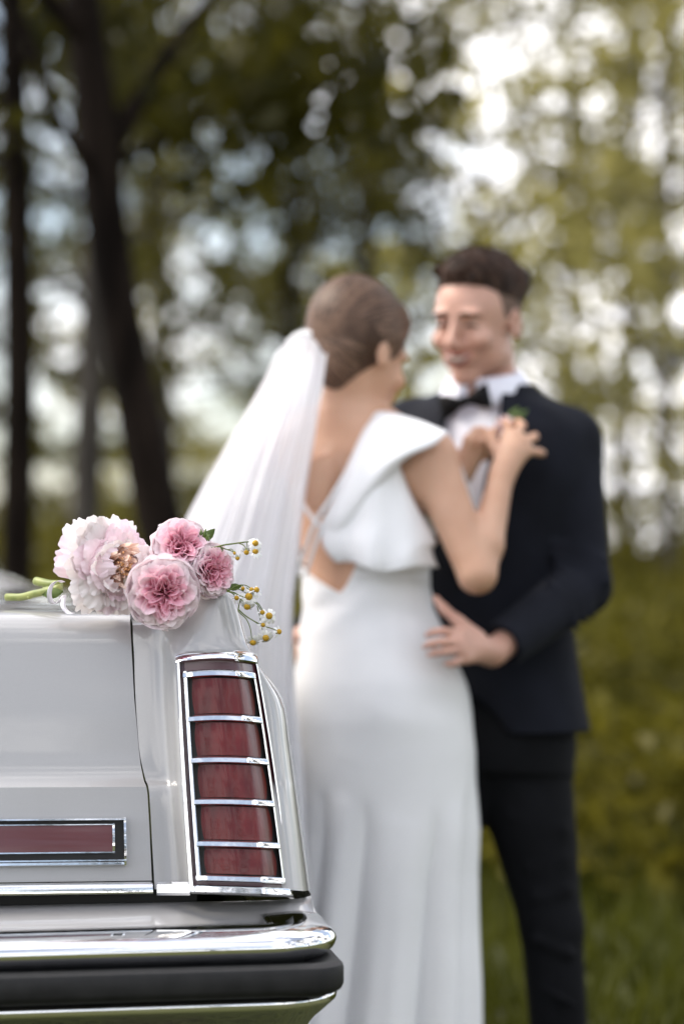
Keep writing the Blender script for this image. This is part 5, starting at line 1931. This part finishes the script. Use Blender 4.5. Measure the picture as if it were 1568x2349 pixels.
def make_peony(root, base):
    rr_ = random.Random(21)
    hub = bpy.data.objects.new('peony', None); COL.objects.link(hub); hub.parent = root
    C = wp(256, 1302, 3.300)
    hub.location = C - Vector(base)
    A = Vector((.50, -.84, .03))
    M3 = axis_frame(A)
    K = 1 / 1680.0

    def put(me): 
        o = bpy.data.objects.new('petal', me); COL.objects.link(o); o.parent = hub

    def ball_petal(th, tip, span, width, rad, curl, ruf, mt, cseed, squash=1.0, off=(0, 0, 0), lobes=1.0):
        """petal lying on a ball round the flower's axis: base at polar angle tip+span, rim at tip"""
        r1 = random.Random(cseed)
        a1, a2, a3, a4 = [r1.random() * 6 for _ in range(4)]
        notch = r1.uniform(-.5, .5)
        def fn(u, v):
            w = math.sin(min(1, .18 + v * 1.05) * math.pi / 2) * (1 - .10 * v ** 6)
            shape = 1 - .30 * abs(u) ** 2.6
            pol = (tip + span) - span * v * (shape + .07 * math.sin(3 * u + a1) + .045 * math.sin(8 * u + a4) + .022 * math.sin(21 * u + a2) - .10 * math.exp(-((u - notch) / .12) ** 2))
            r_ = rad * (1 - .10 * (1 - v)) + curl * rad * max(0, v - .55) ** 1.5 * 3.2
            r_ += ruf * rad * (math.sin(4 * u + a1) * .8 + math.sin(9 * u + a2) * .5 + .25 * math.sin(19 * u + a3)) * v ** 2.2
            r_ -= .06 * rad * (1 - u * u) * 0 - .07 * rad * (1 - (2 * v - 1) ** 2)
            # petals cup across their width
            r_ -= .10 * rad * u * u * v
            az = th + width * u * w / max(.35, math.sin(max(.3, min(math.pi - .3, pol))))
            d = Vector((math.sin(pol) * math.cos(az), math.sin(pol) * math.sin(az), math.cos(pol)))
            p = d * r_ + Vector(off)
            return M3 @ Vector((p.x, p.y, p.z * squash))
        put(petal_mesh('petal', fn, M[mt], 27, 12))

    RO = .0525
    seeds = 100

    def open_petal(th, r0, r1, z0, z1, wd, ruf, mt, cseed):
        """petal laid open: runs outwards from the heart, rim ruffled and notched"""
        r1_ = random.Random(cseed)
        a1, a2, a3, a4 = [r1_.random() * 6 for _ in range(4)]
        nt1, nt2 = r1_.uniform(-.7, .7), r1_.uniform(-.7, .7)
        lip = r1_.uniform(-.010, .008)
        fold_ = r1_.uniform(-.5, .5)
        def fn(u, v):
            w = .35 + .65 * math.sin(min(1, .1 + v * 1.1) * math.pi / 2)
            shape = 1 - .26 * abs(u) ** 2.6 + .05 * math.sin(3.3 * u + a1) + .016 * math.sin(7 * u + a2) * v ** 3 + .010 * math.sin(23 * u + a3) * v ** 5
            shape -= (.09 * math.exp(-((u - nt1) / .06) ** 2) + .05 * math.exp(-((u - nt2) / .05) ** 2)) * v ** 4
            rr2 = r0 + (r1 - r0) * v * shape
            az = th + wd * u * w * (1.15 - .35 * v)
            z = z0 + (z1 - z0) * v ** 1.1 + lip * max(0, v - .6) ** 2 * 6
            z += .010 * (1 - u * u) * math.sin(v * math.pi) + fold_ * .006 * u * v
            z += .62 * ruf * (v ** 1.4 * math.sin(2.8 * u + a1) * .85 + v ** 4 * math.sin(9 * u + a2) * .6 + v ** 6 * .35 * math.sin(21 * u + a4))
            rr2 += ruf * .4 * math.sin(6 * u + a3) * v ** 4
            return M3 @ Vector((rr2 * math.cos(az), rr2 * math.sin(az), z))
        put(petal_mesh('petal', fn, M[mt], 29, 12))

    for n, rout, z0, z1, wd, ruf in ((7, .068, -.036, -.014, .72, .0050), (7, .067, -.031, -.004, .68, .0060), (7, .064, -.028, .004, .66, .0062), (7, .058, -.024, .015, .66, .0058), (6, .051, -.020, .024, .70, .0052), (6, .043, -.016, .031, .70, .0045), (5, .035, -.012, .036, .76, .0038)):
        for k in range(n):
            seeds += 1
            th = 2 * math.pi * (k + rr_.uniform(-.3, .3)) / n + rout * 90
            side_ = (M3 @ Vector((math.cos(th), math.sin(th), 0)))
            left = -side_.x
            stretch = 1 + .10 * max(0, left) - .10 * max(0, -left) - .06 * max(0, -side_.z)
            if left > .2: mt = rr_.choice(['peony_white', 'peony_white', 'peony_cream', 'peony_pink'])
            else: mt = rr_.choice(['peony_pink', 'peony_pink', 'peony_white'])
            open_petal(th, .006, 1.06 * rout * stretch * rr_.uniform(.90, 1.07), z0, z1 + rr_.uniform(-.006, .006), wd * rr_.uniform(.8, 1.25), ruf, mt, seeds)
    # cup round the heart: tall curved petals left and right of a slit
    for th, tip, wd, rad, mt in ((2.9, .16, .34, .86, 'peony_pink'), (3.6, .30, .40, .92, 'peony_white'), (2.3, .30, .36, .88, 'peony_cream'), (0.0, .30, .34, .86, 'peony_pink'), (.7, .38, .36, .84, 'peony_pink'), (-.7, .34, .36, .84, 'peony_pink'),
                                 (1.5, .52, .34, .86, 'peony_pink'), (-1.5, .52, .34, .88, 'peony_white'), (4.2, .42, .36, .9, 'peony_white')):
        seeds += 1
        ball_petal(th, tip + rr_.uniform(-.05, .22), 1.0, wd * rr_.uniform(.9, 1.3), RO * rad * rr_.uniform(.9, 1.08), rr_.uniform(.02, .16), .05, mt, seeds, 1.0, (0, 0, -.002))
    # heart: small salmon petaloids and stamens
    for k in range(70):
        seeds += 1
        r1 = random.Random(seeds)
        th = r1.uniform(0, 2 * math.pi); rd = r1.uniform(.0, .021)
        x0, y0 = rd * math.cos(th) * .55, rd * math.sin(th) * 1.5
        h_ = r1.uniform(.038, .056); w_ = r1.uniform(.003, .0065); lean = Vector((r1.uniform(-.3, .3), r1.uniform(-.3, .3), 1)).normalized(); az = r1.uniform(0, 3.14)
        ph = r1.random() * 6
        def fn(u, v, x0=x0, y0=y0, h_=h_, w_=w_, lean=lean, az=az, ph=ph):
            ww = w_ * (.3 + .9 * math.sin(min(1, v + .1) * 2.6)) * u
            p = Vector((x0, y0, .004)) + lean * h_ * v * (1 - .15 * u * u) + Vector((math.cos(az), math.sin(az), 0)) * ww + Vector((-math.sin(az), math.cos(az), 0)) * (.0022 * math.sin(4 * u + ph) * v + .004 * v * v)
            return M3 @ p
        put(petal_mesh('petal', fn, M['peony_salmon'], 6, 6))
    q = MB()
    for k in range(90):
        th = rr_.uniform(0, 6.28); rd = rr_.uniform(.0, .014)
        b_ = Vector((rd * math.cos(th) * .5, rd * math.sin(th) * 1.3, .02)); t_ = b_ + Vector((rr_.uniform(-.004, .004), rr_.uniform(-.004, .004), rr_.uniform(.020, .030)))
        q.tube([M3 @ b_, M3 @ b_.lerp(t_, .8)], .0004, 4, caps=False)
        q.ellipsoid(M3 @ t_, (.0011, .0011, .0018), nu=5, nv=4)
    o = link('stamens', q.mesh('stamens', M['stamen']), hub); o['kind'] = 'stuff'


def make_bouquet():
    base = wp(300, 1420, 3.30)
    root = empty('bouquet', base, 'bouquet of a pale peony and pink roses lying on the corner of the trunk lid', 'bouquet')
    make_peony(root, base)
    make_rose(root, base, wp(*Z1(888, 525), 3.252), (.16, -.96, -.10), .0455, 5, .9)
    make_rose(root, base, wp(*Z1(985, 275), 3.285), (.28, -.86, .40), .0375, 6, 1.0, .8)
    make_rose(root, base, wp(*Z1(1150, 405), 3.290), (.70, -.70, .05), .0345, 9, 1.0, 1.7)
    # bud
    bud = bpy.data.objects.new('rosebud', None); COL.objects.link(bud); bud.parent = root
    p0, p1 = wp(*Z1(1100, 262), 3.30), wp(*Z1(1100, 198), 3.30)
    bud.location = p0 - base
    d = (wp(*Z1(1118, 196), 3.30) - p0)
    q = MB(); q.tube([d * t for t in (0, .15, .35, .6, .85, 1)], [.004, .0085, .0105, .009, .005, .001], 10)
    link('bud', q.mesh('bud', M['leaf_green']), bud)
    for a, tgt in ((0, Z1(1122, 178)), (1, Z1(1142, 210)), (2, Z1(1062, 200)), (3, Z1(1095, 180)), (4, Z1(1085, 240))):
        e = wp(*tgt, 3.29) - p0
        q = MB(); sd_ = e.cross(Vector((0, 1, 0))).normalized()
        q.grid([[e * t - sd_ * w + Vector((0, -.006 * math.sin(t * 3), 0)), e * t + Vector((0, -.008 * math.sin(t * 3), .0)), e * t + sd_ * w + Vector((0, -.006 * math.sin(t * 3), 0))] for t, w in ((0, .002), (.25, .0038), (.5, .0036), (.75, .002), (1, .0003))])
        finish(link('sepal', q.mesh('sepal', M['leaf_green']), bud), solid=.0006)
    # stems at the back
    for pts, r_ in (([(330, 500, 3.33), (250, 520, 3.345), (180, 535, 3.36), (120, 550, 3.375), (38, 551, 3.39)], .0054), ([(330, 482, 3.37), (270, 480, 3.38), (232, 472, 3.39), (197, 464, 3.40)], .0062),
                    ([(330, 520, 3.35), (290, 505, 3.36), (240, 512, 3.37)], .004)):
        P = catmull([wp(*Z1(x, y), D) for x, y, D in pts], 4)
        q = MB(); q.tube([Vector(p) - base for p in P], r_, 10)
        for k in (4, 9):
            if k < len(P): q.ellipsoid(Vector(P[k]) - base + Vector((0, -.003, -.003)), (.004, .003, .003), nu=8, nv=5)
        link('stem', q.mesh('stem', M['stem']), root)
    # ribbon loop and tail
    pts = [(345, 470, 3.30), (318, 462, 3.29), (288, 480, 3.285), (270, 525, 3.28), (278, 575, 3.285), (305, 586, 3.295), (332, 565, 3.30), (350, 540, 3.31)]
    P = [Vector(p) for p in catmull([wp(*Z1(x, y), D) for x, y, D in pts], 5)]
    q = MB(); wv = Vector((.5, .8, .12)).normalized() * .0050
    q.grid([[p - wv - base, p + wv - base] for p in P])
    finish(link('ribbon', q.mesh('ribbon', M['ribbon']), root), solid=.0004)
    pts = [(350, 545, 3.31), (345, 600, 3.29), (372, 635, 3.285), (400, 640, 3.28)]
    P = [Vector(p) for p in catmull([wp(*Z1(x, y), D) for x, y, D in pts], 5)]
    q = MB(); q.grid([[p - wv - base, p + wv - base] for p in P])
    finish(link('ribbon', q.mesh('ribbon', M['ribbon']), root), solid=.0004)

    # chamomile
    def flower(par, x, y, D, s_, kind, dirv, seed):
        r1 = random.Random(seed)
        p = wp(*Z1(x, y), D) - base
        F3 = axis_frame(dirv)
        q = MB()
        q.cur = 0
        q.ellipsoid(p, (.0042 * s_, .0042 * s_, .0040 * s_), F3, 12, 8)
        q.cur = 1
        n = {'full': 12, 'side': 11, 'bud': 0, 'few': 6}[kind]
        for k in range(n):
            a = 2 * math.pi * k / max(n, 1) + r1.uniform(-.2, .2)
            Lp = .0068 * s_ * r1.uniform(.75, 1.1); droop = r1.uniform(.2, .9)
            d_ = Vector((math.cos(a), math.sin(a), 0)); t_ = Vector((-math.sin(a), math.cos(a), 0))
            rw = []
            for t, w in ((0, .5), (.4, 1), (.8, .95), (1, .35)):
                c = d_ * (.0036 * s_ + Lp * t) + Vector((0, 0, -.001 - droop * Lp * t * t))
                rw.append([p + F3 @ (c - t_ * w * .0017 * s_), p + F3 @ (c + Vector((0, 0, .0004))), p + F3 @ (c + t_ * w * .0017 * s_)])
            q.grid(rw)
        q.cur = 2
        q.ellipsoid(p - F3 @ Vector((0, 0, .003 * s_)), (.0036 * s_,) * 3, F3, 8, 5)
        link('chamomile_flower', q.mesh('chamomile_flower', [M['daisy_yellow'], M['daisy_white'], M['stem_thin']]), par)
        return p - F3 @ Vector((0, 0, .003 * s_))

    def sprig(stems, flowers, D):
        sp = bpy.data.objects.new('chamomile_sprig', None); COL.objects.link(sp); sp.parent = root
        q = MB()
        for pts, r_ in stems:
            P = [Vector(p) for p in catmull([wp(*Z1(x, y), D + (k % 2) * .003) for k, (x, y) in enumerate(pts)], 5)]
            q.tube([p - base for p in P], list(np.linspace(r_, r_ * .6, len(P))), 6)
        link('sprig_stems', q.mesh('sprig_stems', M['stem_thin']), sp)
        for k, (x, y, s_, kind, dv) in enumerate(flowers):
            flower(sp, x, y, D - .002, s_, kind, dv, k + int(x))
    sprig([([(1105, 285), (1160, 282), (1215, 268), (1270, 260), (1325, 252), (1385, 248)], .0015), ([(1300, 257), (1325, 268), (1345, 290), (1378, 300)], .0009), ([(1318, 256), (1342, 252), (1345, 275), (1350, 300)], .0007),
           ([(1195, 275), (1230, 290), (1262, 300), (1280, 318), (1292, 338)], .0009), ([(1205, 285), (1212, 292), (1210, 302)], .0012), ([(1240, 292), (1262, 290), (1276, 308)], .0007)],
          [(1390, 257, 1.05, 'full', (.25, -.85, .5)), (1342, 307, .9, 'few', (-.1, -.5, -.85)), (1390, 302, 1.0, 'side', (.2, -.7, .65)), (1277, 312, .55, 'bud', (.2, -.5, -.8)), (1293, 340, .7, 'few', (.2, -.4, -.9))], 3.285)
    sprig([([(1235, 520), (1270, 500), (1300, 486), (1335, 486), (1362, 500)], .0010), ([(1235, 515), (1262, 510), (1300, 508), (1350, 535)], .0009), ([(1235, 520), (1270, 525), (1310, 545), (1355, 560), (1400, 590), (1425, 630), (1430, 640)], .0011),
           ([(1235, 508), (1260, 525), (1285, 552)], .0008), ([(1245, 520), (1290, 545), (1320, 570), (1345, 598)], .0009), ([(1385, 575), (1410, 590), (1440, 640), (1460, 650)], .0008),
           ([(1300, 620), (1340, 655), (1390, 685), (1440, 710), (1480, 722), (1515, 738)], .0010), ([(1310, 560), (1300, 600), (1300, 630), (1340, 670), (1362, 720), (1372, 790)], .0010), ([(1400, 600), (1415, 660), (1420, 700), (1440, 760)], .0008),
           ([(1240, 515), (1290, 490), (1320, 488), (1322, 503)], .0008), ([(1340, 500), (1385, 520), (1397, 512)], .0007), ([(1380, 680), (1410, 700), (1430, 702)], .0007)],
          [(1322, 503, .65, 'bud', (.1, -.6, .8)), (1370, 510, .8, 'few', (.1, -.7, .7)), (1397, 511, .95, 'few', (.5, -.6, .6)), (1355, 547, 1.25, 'full', (.0, -.95, .3)), (1288, 555, .8, 'few', (-.2, -.8, .2)), (1345, 603, 1.1, 'side', (-.15, -.55, -.8)),
           (1428, 634, .8, 'few', (.1, -.7, .5)), (1465, 653, 1.15, 'full', (.3, -.9, .2)), (1432, 702, .75, 'few', (.1, -.8, .1)), (1519, 739, .9, 'few', (.85, -.5, .2)), (1447, 773, 1.1, 'full', (.1, -.85, -.5)), (1377, 798, 1.05, 'side', (.0, -.6, -.8))], 3.275)
    # filler leaves between blooms
    for (x, y, D, a, s_) in ((1050, 520, 3.30, .3, .03), (1235, 500, 3.30, .1, .02), (1100, 250, 3.31, .8, .025), (345, 520, 3.31, 3.3, .03)):
        c = wp(*Z1(x, y), D) - base
        d = Vector((math.cos(a), .1, math.sin(a))) * s_
        sd_ = Vector((-math.sin(a), -.2, math.cos(a))) * s_ * .25
        q = MB(); q.grid([[c + d * t - sd_ * math.sin(t * 3.0 + .1), c + d * t + Vector((0, .002, 0)), c + d * t + sd_ * math.sin(t * 3.0 + .1)] for t in np.linspace(0, 1, 6)])
        finish(link('leaf', q.mesh('leaf', M['leaf_green']), root), solid=.0006)


make_bouquet()
make_bride()
make_boutonniere()
